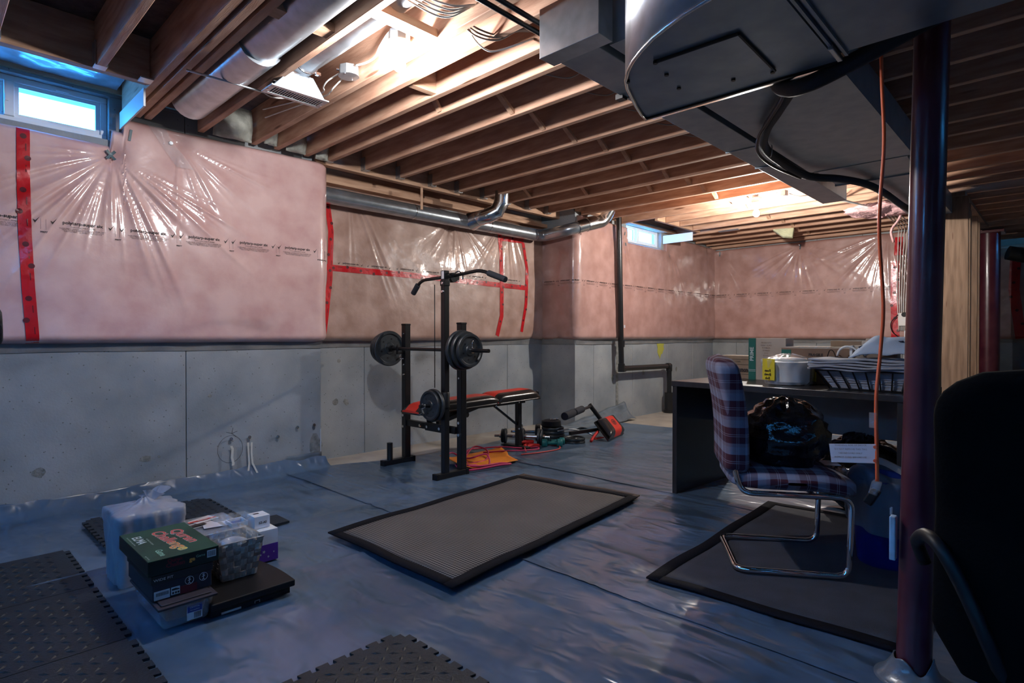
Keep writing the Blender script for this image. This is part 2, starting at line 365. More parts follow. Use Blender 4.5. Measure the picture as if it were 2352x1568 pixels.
# concrete walls cast in panels with open joints
def wall(name, segs, axis, c, th, z1=2.52, z0=-.01, holes=(), mt='concrete'):
    w_ = thing(name, None, None, kind='structure')
    for (a, b) in segs:
        hs = [h for h in holes if h[0] < b and h[1] > a]
        m = MB()
        def put(a_, b_, p, q):
            if axis == 'x': m.box(a_,b_,c,c+th,p,q)
            else: m.box(c,c+th,a_,b_,p,q)
        if not hs: put(a+.002, b-.002, z0, z1)
        else:
            h = hs[0]
            put(a+.002, b-.002, z0, h[2])
            if h[3] < z1: put(a+.002, b-.002, h[3], z1)
            if h[0] > a+.002: put(a+.002, h[0], h[2], h[3])
            if h[1] < b-.002: put(h[1], b-.002, h[2], h[3])
        m.build('concrete_panel', mt, w_, bev=.003, seg=1)
    for (a, b), (a2, b2) in zip(segs, segs[1:]):   # mortar deep in every joint
        q = .012
        if not any(h[0] < b < h[1] for h in holes):
            (bx(b-.01,b+.01,c+q,c+th,z0,z1) if axis == 'x' else bx(c+q,c+th,b-.01,b+.01,z0,z1)).build('joint_mortar','concrete_rough',w_)
    return w_
W1 = (-.42,.86,2.235,2.50); W2 = (6.25,7.12,2.225,2.47)
wa = wall('wall_left', [(-2.2,-1.2),(-1.2,.04),(.04,1.283),(1.283,2.255)], 'x', 4.25, .32, holes=(W1,))
wb = wall('wall_back', [(2.25,2.80),(2.80,3.9),(3.9,4.62),(4.62,5.2)], 'x', 4.50, .3, z1=2.30)
wc = wall('wall_jog', [(3.999,4.81)], 'y', 5.20, .3)
wd = wall('wall_far', [(5.20,5.56),(5.56,6.40),(6.40,7.3),(7.3,8.05),(8.05,8.75)], 'x', 4.003, .15, holes=(W2,))
we = wall('wall_end', [(1.16,1.5),(1.5,1.95),(1.95,2.5),(2.5,3.2),(3.2,3.62),(3.62,4.0)], 'y', 8.70, .3, z1=2.37)
wall('wall_end_return', [(8.705,9.8),(9.8,11.05)], 'x', 1.16, .3)
wall('wall_right', [(-3.1,-1),( -1,.1),(.1,1.45)], 'y', 11.05, .3)
wall('wall_rear', [(-2.2,1.5),(1.5,5),(5,8.5),(8.5,11.35)], 'x', -3.2, .2, mt='concrete_rough')
W3 = (.85,1.30,2.12,2.36)
wall('wall_near', [(-3.0,-1),(-1,2.2),(2.2,4.25)], 'y', -2.4, .2, holes=(W3,), mt='concrete_rough')
# form-tie holes and knocks in the wall: shallow recesses read as dark chips
def chip(x, z, y, r, mtl='concrete_rough', n=9, wall_=wa, ax='y', sx=1, sz=1):
    pts = [(math.cos(2*PI*k/n)*r*random.uniform(.7,1.15)*sx, math.sin(2*PI*k/n)*r*random.uniform(.7,1.15)*sz) for k in range(n)]
    m = MB()
    if ax == 'y': m.add([(x+a,y-.0015,z+b) for a,b in pts]+[(x+a,y+.004,z+b) for a,b in pts], [tuple(range(n))]+[(i,(i+1)%n,(i+1)%n+n,i+n) for i in range(n)])
    else: m.add([(y-.0015,x+a,z+b) for a,b in pts]+[(y+.004,x+a,z+b) for a,b in pts], [tuple(range(n))]+[(i,(i+1)%n,(i+1)%n+n,i+n) for i in range(n)])
    m.build('tie_patch', mtl, wall_)
chip(.514,.248,4.25,.03,sx=1.2); chip(1.047,.247,4.25,.028,sx=1.3,sz=.8); chip(1.12,.25,4.25,.011); chip(1.43,.62,4.25,.015)
chip(2.20,.17,4.25,.075,sx=.8,sz=1.3,n=14); chip(2.215,.09,4.25,.045,'white_patch',n=12,sz=.5)
bx(2.243,2.253,4.2475,4.26,.06,.30).build('mortar_smear', 'white_patch', wa)
for x,z,r in ((2.52,.47,.03),(2.62,.46,.028),(2.55,.82,.018),(3.85,.36,.03),(4.95,.4,.03)): chip(x,z,4.50,r,wall_=wb)
for x,z,r in ((5.42,.50,.035),(5.95,.53,.035),(6.66,.56,.035),(7.55,.56,.03),(5.36,.08,.02)): chip(x,z,4.003,r,wall_=wd,sz=1.3)
bx(6.02,6.07,3.998,4.01,.03,.96).build('form_stain', 'concrete_rough', wd)
for x in (5.72,6.0): pass
m = MB(); m.add([(7.08,3.999,.72),(7.0,3.999,.93),(7.2,3.999,.93)],[(0,1,2)]); m.build('painted_mark', 'yellow_paint', wd)
chip(7.1,.86,3.9995,.1,'yellow_paint',wall_=wd,n=12)
# drawn ring and star on wall A
m = MB()
m.tube([(1.565+.085*math.cos(t),4.2495,.235+.095*math.sin(t)) for t in [k*2*PI/40 for k in range(40)]], .0012, 4, closed=True)
for a in (0.3, 1.35, 2.8, -.7): m.tube([(1.575,4.2492,.345),(1.575+.04*math.cos(a),4.2492,.345+.04*math.sin(a))], .0014, 4)
m.build('pencil_mark', 'ink', wa)

# ---------------- windows ----------------
def window(name, x0, x1, z0, z1, y, xm):
    t = thing(name, None, None, kind='structure'); f = .035
    MB().box(x0,x1,y,y+.07,z0,z0+f).box(x0,x1,y,y+.07,z1-f,z1).box(x0,x0+f,y,y+.07,z0+f,z1-f).box(x1-f,x1,y,y+.07,z0+f,z1-f).build('window_frame','vinyl',t,bev=.004)
    MB().box(xm-.022,xm+.022,y-.012,y+.05,z0+f,z1-f).build('mullion','vinyl',t,bev=.003)
    g=.022
    for a,b,yy in ((x0+f,xm-.022,y+.03),(xm+.022,x1-f,y+.01)):
        s = MB().box(a,b,yy,yy+.02,z0+f,z0+f+g).box(a,b,yy,yy+.02,z1-f-g,z1-f).box(a,a+g,yy,yy+.02,z0+f+g,z1-f-g).box(b-g,b,yy,yy+.02,z0+f+g,z1-f-g).build('sash','vinyl',t,bev=.002)
        bx(a+g,b-g,yy+.008,yy+.012,z0+f+g,z1-f-g).build('pane','glass',s)
    bx(xm-.018,xm-.004,y-.02,y-.008,(z0+z1)/2-.02,(z0+z1)/2+.02).build('latch','vinyl',t)
    bx(x1-.25,x1-.19,y-.008,y,z1-f+.008,z1-f+.02).build('latch','vinyl',t)
    return t
window('window_1', -.42,.86,2.235,2.50,4.30,.40)
t3 = thing('window_3',None,None,kind='structure')
MB().box(-2.30,-2.25,.85,1.30,2.12,2.145).box(-2.30,-2.25,.85,1.30,2.335,2.36).box(-2.30,-2.25,.85,.875,2.145,2.335).box(-2.30,-2.25,1.275,1.30,2.145,2.335).build('window_frame','vinyl',t3)
MB().box(-2.30,-2.26,1.06,1.085,2.145,2.335).build('mullion','vinyl',t3)
window('window_2', 6.25,7.12,2.225,2.47,4.06,6.60)
# crumpled clear plastic, window blue put into its colour, above and beside window 1
def crump(u,v): return (-.4+1.3*u, 4.245-.55*v+.02*noise.noise((u*6,v*6,1)), 2.545+.03*v+.012*noise.noise((u*9,v*7,3)))
m = MB().grid(crump, 50, 20); tag(m.build('plastic_flap','plastic_bluelit',None,smooth=True),'thin clear plastic film hanging above the left basement window','plastic film')
bx(.905,.915,3.68,4.2,2.30,2.40).build('window_jamb_board','vinyl',None)['kind']='structure'
bx(7.14,7.155,3.56,3.99,2.29,2.40).build('window_jamb_board','vinyl',None)['kind']='structure'
# ---------------- wrapped insulation on the walls ----------------
class Wrap:
    """surface that follows a plan path of the wall, bulging out of it, with film folds radiating from tacks"""
    def __init__(s, path, ztop, zbot=.985, depth=.085, tacks=(), notch=(), wob=.012, seed=0, rnd=.035):
        P = fillet([(x,y,0) for x,y in path], rnd, 5); s.P = [Vector((p[0],p[1])) for p in P]
        s.L = [0]
        for a,b in zip(s.P, s.P[1:]): s.L.append(s.L[-1]+(b-a).length)
        s.zt = ztop; s.zb = zbot; s.d = depth; s.tacks = tacks; s.notch = notch; s.wob = wob; s.seed = seed
    def pos(s, u):
        u = max(0, min(s.L[-1]-1e-6, u)); i = 0
        while s.L[i+1] < u: i += 1
        t = (u-s.L[i])/(s.L[i+1]-s.L[i]); p = s.P[i].lerp(s.P[i+1], t)
        def nrm(k):
            a = s.P[max(k-1,0)]; b = s.P[min(k+1,len(s.P)-1)]; d = (b-a).normalized(); return Vector((d.y,-d.x))
        n = nrm(i).lerp(nrm(i+1), t).normalized(); return p, n
    def top(s, u):
        for a, b, z in s.notch:
            if a <= u <= b: return z
        return s.zt
    def off(s, u, z):
        zt = s.top(u); h = 0
        e = min((z-s.zb)/.05, (zt-z)/.04, 1); e = max(e, 0); prof = math.sqrt(max(0, 1-(1-e)**2))
        h += s.d*prof
        h += s.wob*noise.noise((u*1.7, z*2.2, s.seed)) + .004*noise.noise((u*6, z*5, s.seed+4))
        for (u0, z0, amp, R, lo, hi, k) in s.tacks:
            dx = u-u0; dz = z-z0; r = math.hypot(dx, dz)
            h -= .022*math.exp(-(r/.06)**2) + .042*math.exp(-r/.38)
            if r > R*1.15: continue
            th = math.atan2(dx, -dz)        # 0 = straight down
            if th < lo-.15 or th > hi+.15: g0 = 0
            else: g0 = min(1, (th-lo+.15)/.3, (hi+.15-th)/.3)
            RR = R*(.72+.45*noise.noise((th*k*.35, u0*3, 7)))
            g = min(1, r/(R*.22))*max(0, 1-r/max(RR,.05))**1.1 if r < RR else 0
            n1 = noise.noise((th*k*.4, r*.5, u0))*2.0
            a = abs(math.sin(th*k + n1)); f = (1-a)**2.2
            f2 = (1-abs(math.sin(th*k*1.9+2.1*n1+1)))**3
            h += g0*g*amp*(f*(.5+.9*abs(noise.noise((th*k*.5, 3.3, z0))))+.4*f2)
        return h
    def at(s, u, z, lift=0):
        p, n = s.pos(u); q = p + n*(s.off(u, z)+lift); return (q.x, q.y, z)
    def mesh(s, du, dz):
        L_ = s.L[-1]; nu = int(L_/du); nv = int((s.zt-s.zb)/dz)
        def fn(a, b):
            u = a*L_; zt = s.top(u); z = s.zb + (zt-s.zb)*b; return s.at(u, z)
        return MB().grid(fn, nu, nv)
def strip(w_, pts, width, lift=.004, step=.02, zlim=True):
    """tape following the surface along (u,z) points"""
    m = MB(); P = []
    for (a, b) in zip(pts, pts[1:]):
        n = max(1, int(math.hypot(b[0]-a[0], b[1]-a[1])/step))
        for i in range(n): P.append((a[0]+(b[0]-a[0])*i/n, a[1]+(b[1]-a[1])*i/n))
    P.append(pts[-1]); vs = []; K = 4
    for i, p in enumerate(P):
        a = P[max(i-1,0)]; b = P[min(i+1,len(P)-1)]; dx, dz = b[0]-a[0], b[1]-a[1]; l = math.hypot(dx,dz); nx, nz = -dz/l, dx/l
        for k in range(K+1):
            o = (k/K-.5)*width; vs.append(w_.at(p[0]+nx*o, p[1]+nz*o, lift))
    fs = [(i*(K+1)+k, i*(K+1)+k+1, (i+1)*(K+1)+k+1, (i+1)*(K+1)+k) for i in range(len(P)-1) for k in range(K)]
    return m.add(vs, fs)
def dots(w_, pts, width, step=.105, r=.014, lift=.0052):
    m = MB(); k = 0
    for (a, b) in zip(pts, pts[1:]):
        l = math.hypot(b[0]-a[0], b[1]-a[1]); n = int(l/step); dx, dz = (b[0]-a[0])/l, (b[1]-a[1])/l
        for i in range(n):
            t = (i+.5)*step; s_ = (0, .33, -.05, -.36)[k % 4]*width; k += 1
            c = (a[0]+dx*t-dz*s_, a[1]+dz*t+dx*s_)
            vs = [w_.at(*c, lift)] + [w_.at(c[0]+r*math.cos(q), c[1]+r*math.sin(q), lift) for q in [j*PI/6 for j in range(12)]]
            m.add(vs, [(0, 1+j, 1+(j+1)%12) for j in range(12)])
            c2 = (a[0]+dx*(t+step*.5)-dz*.2*width, a[1]+dz*(t+step*.5)+dx*.2*width)
            q = [(c2[0]+dx*u_-dz*v_, c2[1]+dz*u_+dx*v_) for u_, v_ in ((-.02,-.002),(.02,-.002),(.02,.002),(-.02,.002))]
            m.add([w_.at(*p_, lift) for p_ in q], [(0,1,2,3)])
    return m
def prints(w_, us, z, size=.026, parent=None, pitch=.31, fine=True):
    sc = size/.026
    for u0 in us:
        m = MB()
        def tx(body, sz, du, dz, bold=0, sx=1):
            vs, fs = text_mesh(body, sz, 1 if sz < .012 else 2, bold)
            m.add([w_.at(u0+(v[0]*sx+du), z+v[1]+dz, .0022) for v in vs], fs)
        tx('polytarp-super six', .0225*sc, 0, 0, .0006)
        tx('99999-CAN/CGSB-51.34-M86', .0085*sc, 0, -.019*sc)
        if fine:
            tx('FLAME SPREAD CLASSIFICATION  VAPOUR BARRIER TYPE 1', .0072*sc, 0, -.029*sc)
            tx('MEETS THE REQUIREMENTS OF THE BUILDING CODE', .0072*sc, 0, -.036*sc)
            tx('THIS POLY MEETS OR EXCEEDS CAN/CGSB 51.34', .0072*sc, 0, -.043*sc)
            tx('99077', .011*sc, .147*sc, -.058*sc, .0004)
        for sx_ in (-1, 1):
            c = sx_*.118*sc
            pts = [(-.012,.001),(-.004,-.016),(.015,.016),(-.003,-.005)]
            m.add([w_.at(u0+c+a*sc, z+b*sc, .0022) for a, b in pts], [(0,1,2,3)])
        for du in (.135, .155):
            m.add([w_.at(u0+du*sc+a, z+b, .0022) for a, b in ((0,-.045*sc),(.0009,-.045*sc),(.0009,.006),(0,.006))], [(0,1,2,3)])
        m.build('printed_lettering', 'ink', parent, kind='stuff')
def flap(pts, z0, z1, name, parent, y_off=.004, seed=0):
    L_ = [0]; P = [Vector(p) for p in pts]
    for a,b in zip(P,P[1:]): L_.append(L_[-1]+(b-a).length)
    def fn(a,b):
        u = a*L_[-1]; i = 0
        while i < len(P)-2 and L_[i+1] < u: i += 1
        t = (u-L_[i])/(L_[i+1]-L_[i]); p = P[i].lerp(P[i+1], t); d = (P[i+1]-P[i]).normalized(); n = Vector((d.y,-d.x))
        o = y_off + .012*max(0,b)**2 + .006*abs(noise.noise((u*3,b*2,seed))); zz = z0+(z1-z0)*b + (1-b)*.008*noise.noise((u*1.5,seed,0))
        q = p+n*o; return (q.x,q.y,zz)
    return MB().grid(fn, int(L_[-1]/.03), 5).build(name, 'poly_flap', parent, smooth=True)

# wall A (left)
A = Wrap([(-1.6,4.245),(2.215,4.245),(2.215,4.50)], 2.385, notch=((0,2.47,2.205),(2.47,2.53,2.30)), seed=1,
    tacks=((2.47,2.14,.027,1.35,-1.45,1.35,11),(2.83,2.30,.015,1.15,-.1,1.45,10),(1.5,2.3,.007,1.3,-.5,.5,7)))
ta = thing('wrapped_insulation','pink insulation under clear film along the left wall below the window','insulation',(0,4.2,1))
A.mesh(.009,.009).build('insulation_batt','poly',ta,smooth=True)
flap([(-1.6,4.249),(2.26,4.249)],.935,1.005,'film_flap',ta)
uA = lambda x: x+1.6
prints(A, [uA(v) for v in (.36,.715,1.05,1.375,1.70,2.02)], 1.685, size=.0305, parent=ta)
P = [(uA(.448),2.20),(uA(.446),1.9),(uA(.45),1.6),(uA(.463),1.3),(uA(.482),.99)]
tp = strip(A, P, .058).build('red_tape','tape_red',ta,smooth=True); dots(A, P, .058, .12, .015).build('tape_logo','ink_tape',tp,kind='stuff')
for du, a in ((0,.7),(0,-.7)):
    l=.034; strip(A, [(uA(.862)-l*math.sin(a),2.135-l*math.cos(a)),(uA(.862)+l*math.sin(a),2.135+l*math.cos(a))], .016,.020,.01).build('tape_patch','tack',ta)
strip(A, [(uA(.955),2.24),(uA(.965),2.31)], .014,.006,.01).build('tape_patch','tack',ta)
p0 = A.at(uA(1.19),2.285,.006); MB().cyl(p0,(p0[0],p0[1]-.012,p0[2]),.014,.011,12).build('pin_cap','tin',ta,smooth='auto')
def loose(a,b): 
    u = uA(1.05)+.10*a+.17*b; z = 2.37-.24*b; q = A.at(u,z,.01+.014*math.sin(a*PI)+.006*noise.noise((a*5,b*5,2))); return q
MB().grid(loose,12,24).build('loose_film','clear',ta,smooth=True)

# wall B (recessed, behind the rack)
B = Wrap([(2.255,4.495),(5.19,4.495)], 2.30, depth=.09, seed=11, wob=.016,
    tacks=((.35,2.36,.022,1.5,-.1,.95,10),(1.55,2.25,.020,.9,-1.0,1.0,9),(2.3,2.36,.020,1.2,-.9,.5,10),(2.75,1.0,.010,.6,1.9,3.14,6)))
tb = thing('wrapped_insulation','tan insulation under taped clear film on the recessed wall behind the weight rack','insulation',(3.7,4.45,1))
B.mesh(.011,.011).build('insulation_batt','poly_tan',tb,smooth=True)
flap([(2.26,4.499),(5.19,4.499)],.935,1.005,'film_flap',tb,seed=3)
uB = lambda x: x-2.255
def tapeB(P, wd):
    o = strip(B, P, wd).build('red_tape','tape_red',tb,smooth=True); dots(B, P, wd, .13, .013).build('tape_logo','ink_tape',o,kind='stuff')
tapeB([(uB(2.40),2.16),(uB(2.435),1.9),(uB(2.42),1.5),(uB(2.36),1.05)], .05)
tapeB([(uB(2.39),1.60),(uB(3.5),1.595),(uB(4.86),1.575)], .052)
tapeB([(uB(4.42),2.17),(uB(4.45),1.7),(uB(4.45),1.25),(uB(4.37),1.035)], .055)
tapeB([(uB(4.80),2.08),(uB(4.85),1.8),(uB(4.84),1.4),(uB(4.78),1.08)], .045)
tapeB([(uB(4.43),2.085),(uB(4.81),2.10)], .05)
prints(B, [uB(v) for v in (2.62,2.90,3.2,3.5,3.8,4.1,4.62)], 1.648, size=.024, parent=tb)

# wall C + D
D = Wrap([(5.195,4.43),(5.195,4.0),(8.69,4.0)], 2.40, depth=.08, seed=21, rnd=.03, notch=((0,.45,2.20),(1.42,2.40,2.215)),
    tacks=((1.34,2.22,.014,.9,-.2,.7,8),(2.55,2.16,.014,.9,-.3,.8,8),(3.7,2.35,.008,.8,-1.5,0,6),(.2,1.0,.006,.6,1.8,2.9,6)))
td = thing('wrapped_insulation','pink insulation under clear film on the far wall by the black drain pipe','insulation',(7,3.95,1))
D.mesh(.014,.014).build('insulation_batt','poly_dimmed',td,smooth=True)
flap([(5.197,4.49),(5.197,3.999),(8.69,3.999)],.935,1.005,'film_flap',td,seed=5)
prints(D, [.12,.36,.62,.88,1.13,1.41,1.68,1.95,2.22,2.49,2.76,3.03,3.30,3.57,3.82], 1.66, size=.024, parent=td)
for u,z in ((1.36,2.30),(1.38,2.17),(2.50,2.14)): strip(D,[(u,z-.02),(u+.005,z+.02)],.014,.006,.01).build('tape_patch','tack',td)
# wall E
E_ = Wrap([(8.695,3.99),(8.695,1.17)], 2.36, depth=.08, seed=31,
    tacks=((1.28,2.30,.020,1.2,-1.5,1.5,10),(2.35,2.36,.022,1.5,-1.4,.6,10),(.15,2.3,.012,1.3,-.1,.7,8)))
te = thing('wrapped_insulation','pink insulation under clear film on the end wall beyond the desk','insulation',(8.62,2.5,1))
E_.mesh(.013,.013).build('insulation_batt','poly_dimmed',te,smooth=True)
flap([(8.699,3.99),(8.699,1.17)],.935,1.005,'film_flap',te,seed=6)
prints(E_, [.17+.31*k for k in range(8)], 1.66, size=.024, parent=te)
for P in ([(2.46,2.28),(2.455,2.05)],[(2.42,1.98),(2.42,1.5),(2.43,1.0)]):
    o = strip(E_, P, .09).build('red_tape','tape_red',te,smooth=True); dots(E_, P, .09, .16, .018).build('tape_logo','ink_tape',o,kind='stuff')
for u,z in ((1.28,2.29),(.12,2.30)): strip(E_,[(u,z-.04),(u+.003,z+.03)],.016,.006,.01).build('tape_patch','tack',te)
# far right
F_ = Wrap([(11.045,1.15),(11.045,-3.0)], 2.36, depth=.08, seed=41, tacks=((.4,2.3,.01,1,-.8,.8,7),))
tf = thing('wrapped_insulation','pink insulation under taped clear film on the farthest wall at right','insulation',(11,0,1))
F_.mesh(.03,.03).build('insulation_batt','poly_dimmed',tf,smooth=True)
flap([(11.049,1.15),(11.049,-3.0)],.935,1.005,'film_flap',tf,seed=7)
P = [(.62,2.3),(.60,1.7),(.68,1.0)]; o = strip(F_, P, .12).build('red_tape','tape_red',tf,smooth=True); dots(F_, P, .12, .2, .02).build('tape_logo','ink_tape',o,kind='stuff')

# ---------------- floor sheeting ----------------
def fold(x, y):
    h = .004 + .005*abs(noise.noise((x*.9, y*.9, 2))) + .004*abs(noise.noise((x*3.1, y*2.4, 5)))
    def ridge(d, w_, a, s): return a*math.exp(-(d/w_)**2)*(.55+.6*noise.noise((s*2.3, a*99, 1)))
    h += ridge(y-3.02-.03*math.sin(x*1.3), .014, .016, x)
    kx = max(0, min(1, (x-1.02)/.15))*max(0, min(1, (2.0-x)/.3))
    h += kx*ridge(y-2.44+.06*(x-.6)+.02*math.sin(x*5), .020, .014, x)
    h += kx*ridge(y-2.36+.05*(x-.6)+.02*math.sin(x*4+1), .016, .012, x+9)
    k2 = max(0, min(1, (x-.62)/.1))*max(0, min(1, (1.5-x)/.3))
    h += k2*1.3*ridge(y-2.10-.10*(x-.6)+.02*math.sin(x*6+1), .016, .013, x+3)
    h += ridge(x-1.95-.02*math.sin(y*3), .02, .008, y)
    h += ridge(x-1.40-.05*math.sin(y*2.2), .03, .014, y+4) if y < 1.75 else 0
    h += ridge(x-3.42+.02*math.sin(y*3), .015, .007, y)
    # crinkles fanning over the foreground
    for cx, cy, k, R in ((1.75,1.35,7,1.0),(.9,1.8,6,.8),(4.6,2.2,8,1.6),(2.2,2.9,5,1.0)):
        dx, dy = x-cx, y-cy; r = math.hypot(dx, dy)
        if r < R:
            th = math.atan2(dy, dx); a = abs(math.sin(th*k+2.5*noise.noise((th,r*1.5,cx))))
            h += .006*(1-a)**3*(1-r/R)*min(1,r/.15)
    return h
def sheet(name, label, x0, x1, y0, y1fn, lift=0, res=.028, wallup=False):
    nx = int((x1-x0)/res); ny = int(7.2/res)
    def fn(u, v):
        x = x0+(x1-x0)*u; ye = y1fn(x); y = y0+(ye-y0)*v; z = fold(x, y)+lift
        if wallup and x < 2.28:
            up = .085+.02*noise.noise((x*2,0,0)); d = ye-y; ww = .10
            if d < ww: t = 1-d/ww; z += up*t*t*(1+.25*noise.noise((x*7,y*9,2))); y = min(y+.0, 4.243-.01*(1-t))
            z += .02*max(0,noise.noise((x*3.3,y*3,8)))*max(0,1-d/.5)
        return (x, y, z)
    m = MB().grid(fn, nx, ny)
    return m.build(name, 'tarp', None, smooth=True)
def edge(x):
    pts = [(-2.1,4.24),(2.20,4.235),(2.29,4.20),(2.45,4.16),(2.7,4.03),(3.49,3.93),(4.14,4.03),(4.6,4.15),(5.1,4.0),(5.83,3.78),(5.84,3.5),(5.9,3.1),(9,2.9)]
    for a, b in zip(pts, pts[1:]):
        if a[0] <= x <= b[0]: return a[1]+(b[1]-a[1])*(x-a[0])/(b[0]-a[0])
    return pts[-1][1]
tag(sheet('floor_sheet','',-2.15,1.99,-3.1,edge,0,wallup=True),'grey plastic floor sheeting nearest the left wall, tucked up its base','plastic sheet')
tag(sheet('floor_sheet','',1.93,3.45,-3.1,edge,.004,wallup=True),'grey plastic floor sheeting under the weight rack and the tan mat','plastic sheet')
tag(sheet('floor_sheet','',3.41,6.6,-3.1,edge,.007),'grey plastic floor sheeting at the far side under the desk','plastic sheet')
# loose end of sheeting lifted against the far wall
def lift_fn(u, v):
    x = 4.75+1.45*u; y = 3.82+.15*v + .02*noise.noise((u*5,v*3,1)); z = .02+(.03+.19*u**1.5)*v*min(1,(1-u)/.06+.25) + .03*noise.noise((u*7,v*4,4)); y += .05*noise.noise((u*4,v*2,7))*v; return (x,y,max(.014,z))
tag(MB().grid(lift_fn,40,12).build('sheet_fold','tarp_edge',None,smooth=True,solid=.004),'loose end of grey sheeting standing up against the far wall behind the curl pad','plastic sheet')
def tuck(u, v):
    x = -1.2+3.45*u; up = .015+.075*v; return (x, 4.247-.008-.014*abs(noise.noise((x*4,v,9))), up+.012*noise.noise((x*1.7,0,3))+ (.03 if x > 1.95 else 0)*v)
tag(MB().grid(tuck,110,5).build('tape_edge','tarp_edge',None,smooth=True,solid=.003),'strip of grey tape sealing the sheeting to the foot of the left wall','tape')
# ---------------- lamps ----------------
def lamp(p, bmat, label, boxz, side):
    """steel ceiling box screwed to a joist, white lampholder and bare bulb; p = bulb centre"""
    t = thing('bare_bulb_light', label, 'ceiling light', (p[0],p[1],boxz))
    M = Matrix.Translation((p[0],p[1],boxz))
    MB().lathe([(.05,0),(.052,.004),(.052,.05),(.048,.053)],M,8).build('metal_box','tin',t,bev=.002)
    bx(p[0]-.012,p[0]+.012,p[1]-.012,p[1]+.012,boxz+.05,boxz+.09).build('box_bracket','tin',t)
    MB().lathe([(.057,-.004),(.057,0),(.03,.001)],M,24).build('lampholder_rim','ceramic',t,smooth='auto')
    MB().lathe([(.052,-.004),(.042,-.018),(.024,-.028),(.022,-.045),(.012,-.047)],M,24).build('lampholder','ceramic',t,smooth=True)
    z = p[2]
    MB().lathe([(.013,.052),(.014,.035),(.028,.012),(.031,-.006),(.026,-.024),(.012,-.035),(.002,-.037)],Matrix.Translation(p),24).build('bulb',bmat,t,smooth=True)
    return t
lamp((1.625,2.30,2.325),'bulb_near','lit bare bulb in a white holder between the joists above the left wall',2.425,1)
lamp((5.75,2.20,2.235),'bulb_far','lit bare bulb in a white holder near the far small window',2.335,1)
MB().box(5.72,5.78,2.17,2.23,2.385,2.52).build('lamp_strap','tin',None); bpy.data.objects['lamp_strap']['label']='metal strap holding up the far bare bulb'; bpy.data.objects['lamp_strap']['category']='bracket'
def jbox(p, label, lid=.052, h=.05):
    t = thing('junction_box', label, 'electrical box', p); M = Matrix.Translation(p)
    MB().lathe([(lid,0),(lid,h)],M,8 if h > .045 else 20).build('metal_box','tin',t,bev=.002)
    MB().lathe([(lid+.003,-.003),(lid+.003,0)],M,24).build('cover_plate','galv',t)
    for a in (0.6,3.7): MB().cyl((p[0]+.042*math.cos(a),p[1]+.042*math.sin(a),p[2]-.006),(p[0]+.042*math.cos(a),p[1]+.042*math.sin(a),p[2]-.002),.005,n=8).build('screw','galv_bright',t)
    for a in (1.2,2.6): MB().cyl((p[0]+.05*math.cos(a),p[1]+.05*math.sin(a),p[2]+.03),(p[0]+.063*math.cos(a),p[1]+.063*math.sin(a),p[2]+.03),.006,n=8).build('cable_clamp','galv_bright',t)
    return t
jbox((1.645,2.79,2.425),'round steel junction box beside the near ceiling register')
jbox((5.76,1.96,2.36),'octagonal steel junction box beside the far bulb')
def cable(name, label, pts, r=.0045, m='cable', k=8, cat='cable'):
    return tag(MB().tube(bez(pts,k),r,6).build(name,m,None,smooth=True),label,cat)
cable('electric_cable','white cable looping from the round junction box up to the near bulb',[(1.645,2.72,2.46),(1.66,2.64,2.455),(1.675,2.58,2.47),(1.685,2.55,2.52),(1.685,2.46,2.56),(1.67,2.36,2.5)],.006)
cable('electric_cable','thin white cable running from the round junction box past the register',[(1.62,2.85,2.45),(1.60,2.93,2.43),(1.61,3.0,2.42),(1.655,3.1,2.43),(1.66,3.4,2.47),(1.655,3.9,2.55)])
cable('electric_cable','second thin white cable sagging beside the register',[(1.655,2.86,2.445),(1.64,2.95,2.405),(1.66,3.02,2.41),(1.67,3.15,2.42),(1.67,3.9,2.5)])
for i,(o,s_) in enumerate(((0,'upper'),(.022,'lower'))):
    cable('electric_cable','pale cable sagging through the joists beyond the register, %s of the pair'%s_,[(1.38,3.35+o,2.50),(1.5,3.38+o*2,2.475-o),(1.69,3.36+o,2.49),(1.88,3.33,2.50)])
for i in range(4):
    o = i*.012
    cable('electric_cable','pale cable in the bunch sagging above the near bulb, %s of four'%('topmost','second','third','lowest')[i],[(1.385,1.98+o*2,2.50),(1.46,1.93+o,2.44-o*.8),(1.58,1.87+o,2.415-o),(1.69,1.84+o*.5,2.45)])
for o in [o for o in bpy.data.objects if o.get('label','').startswith('pale cable in the bunch sagging above')]: o['group']='bunch of cables near the near bulb'
for i in range(3):
    o = i*.011
    x = cable('electric_cable','grey cable in the bunch dipping beside the tall square duct, %s of three'%('topmost','middle','lowest')[i],[(1.74,1.98+o,2.46),(1.80,1.93+o,2.42-o),(1.88,1.89,2.41-o),(1.97,1.86-o,2.45),(2.09,1.82,2.48)],m='cable_dark'); x['group']='bunch of cables by the duct'
cable('electric_cable','single pale cable drooping beside the bunch under the joists',[(1.74,1.95,2.47),(1.80,1.98,2.41),(1.88,1.97,2.37),(1.95,1.94,2.385),(2.09,1.86,2.46)])
for k,x in enumerate((2.315,2.645,2.99,3.34,3.66)):
    y = 1.98-.02*k
    cable('electric_cable','thin cable arcing out of a joist hole, number %s from the tall duct'%('first','second','third','fourth','fifth')[k],[(x,y+.25,2.53),(x+.05,y+.12,2.47),(x+.15,y,2.43),(x+.19,y-.06,2.44),(x+.24,y-.1,2.50)],.004,'cable_dark')
for k,y in enumerate((1.70,1.645)):
    tag(MB().tube([(1.2,y,2.375),(2.1,y,2.375),(4.6,y-.02,2.375)],.011,8).build('iron_pipe','black_metal',None,smooth=True),'thin dark pipe running under the joists, %s the tall duct'%('farther from' if k==0 else 'next to'),'pipe')
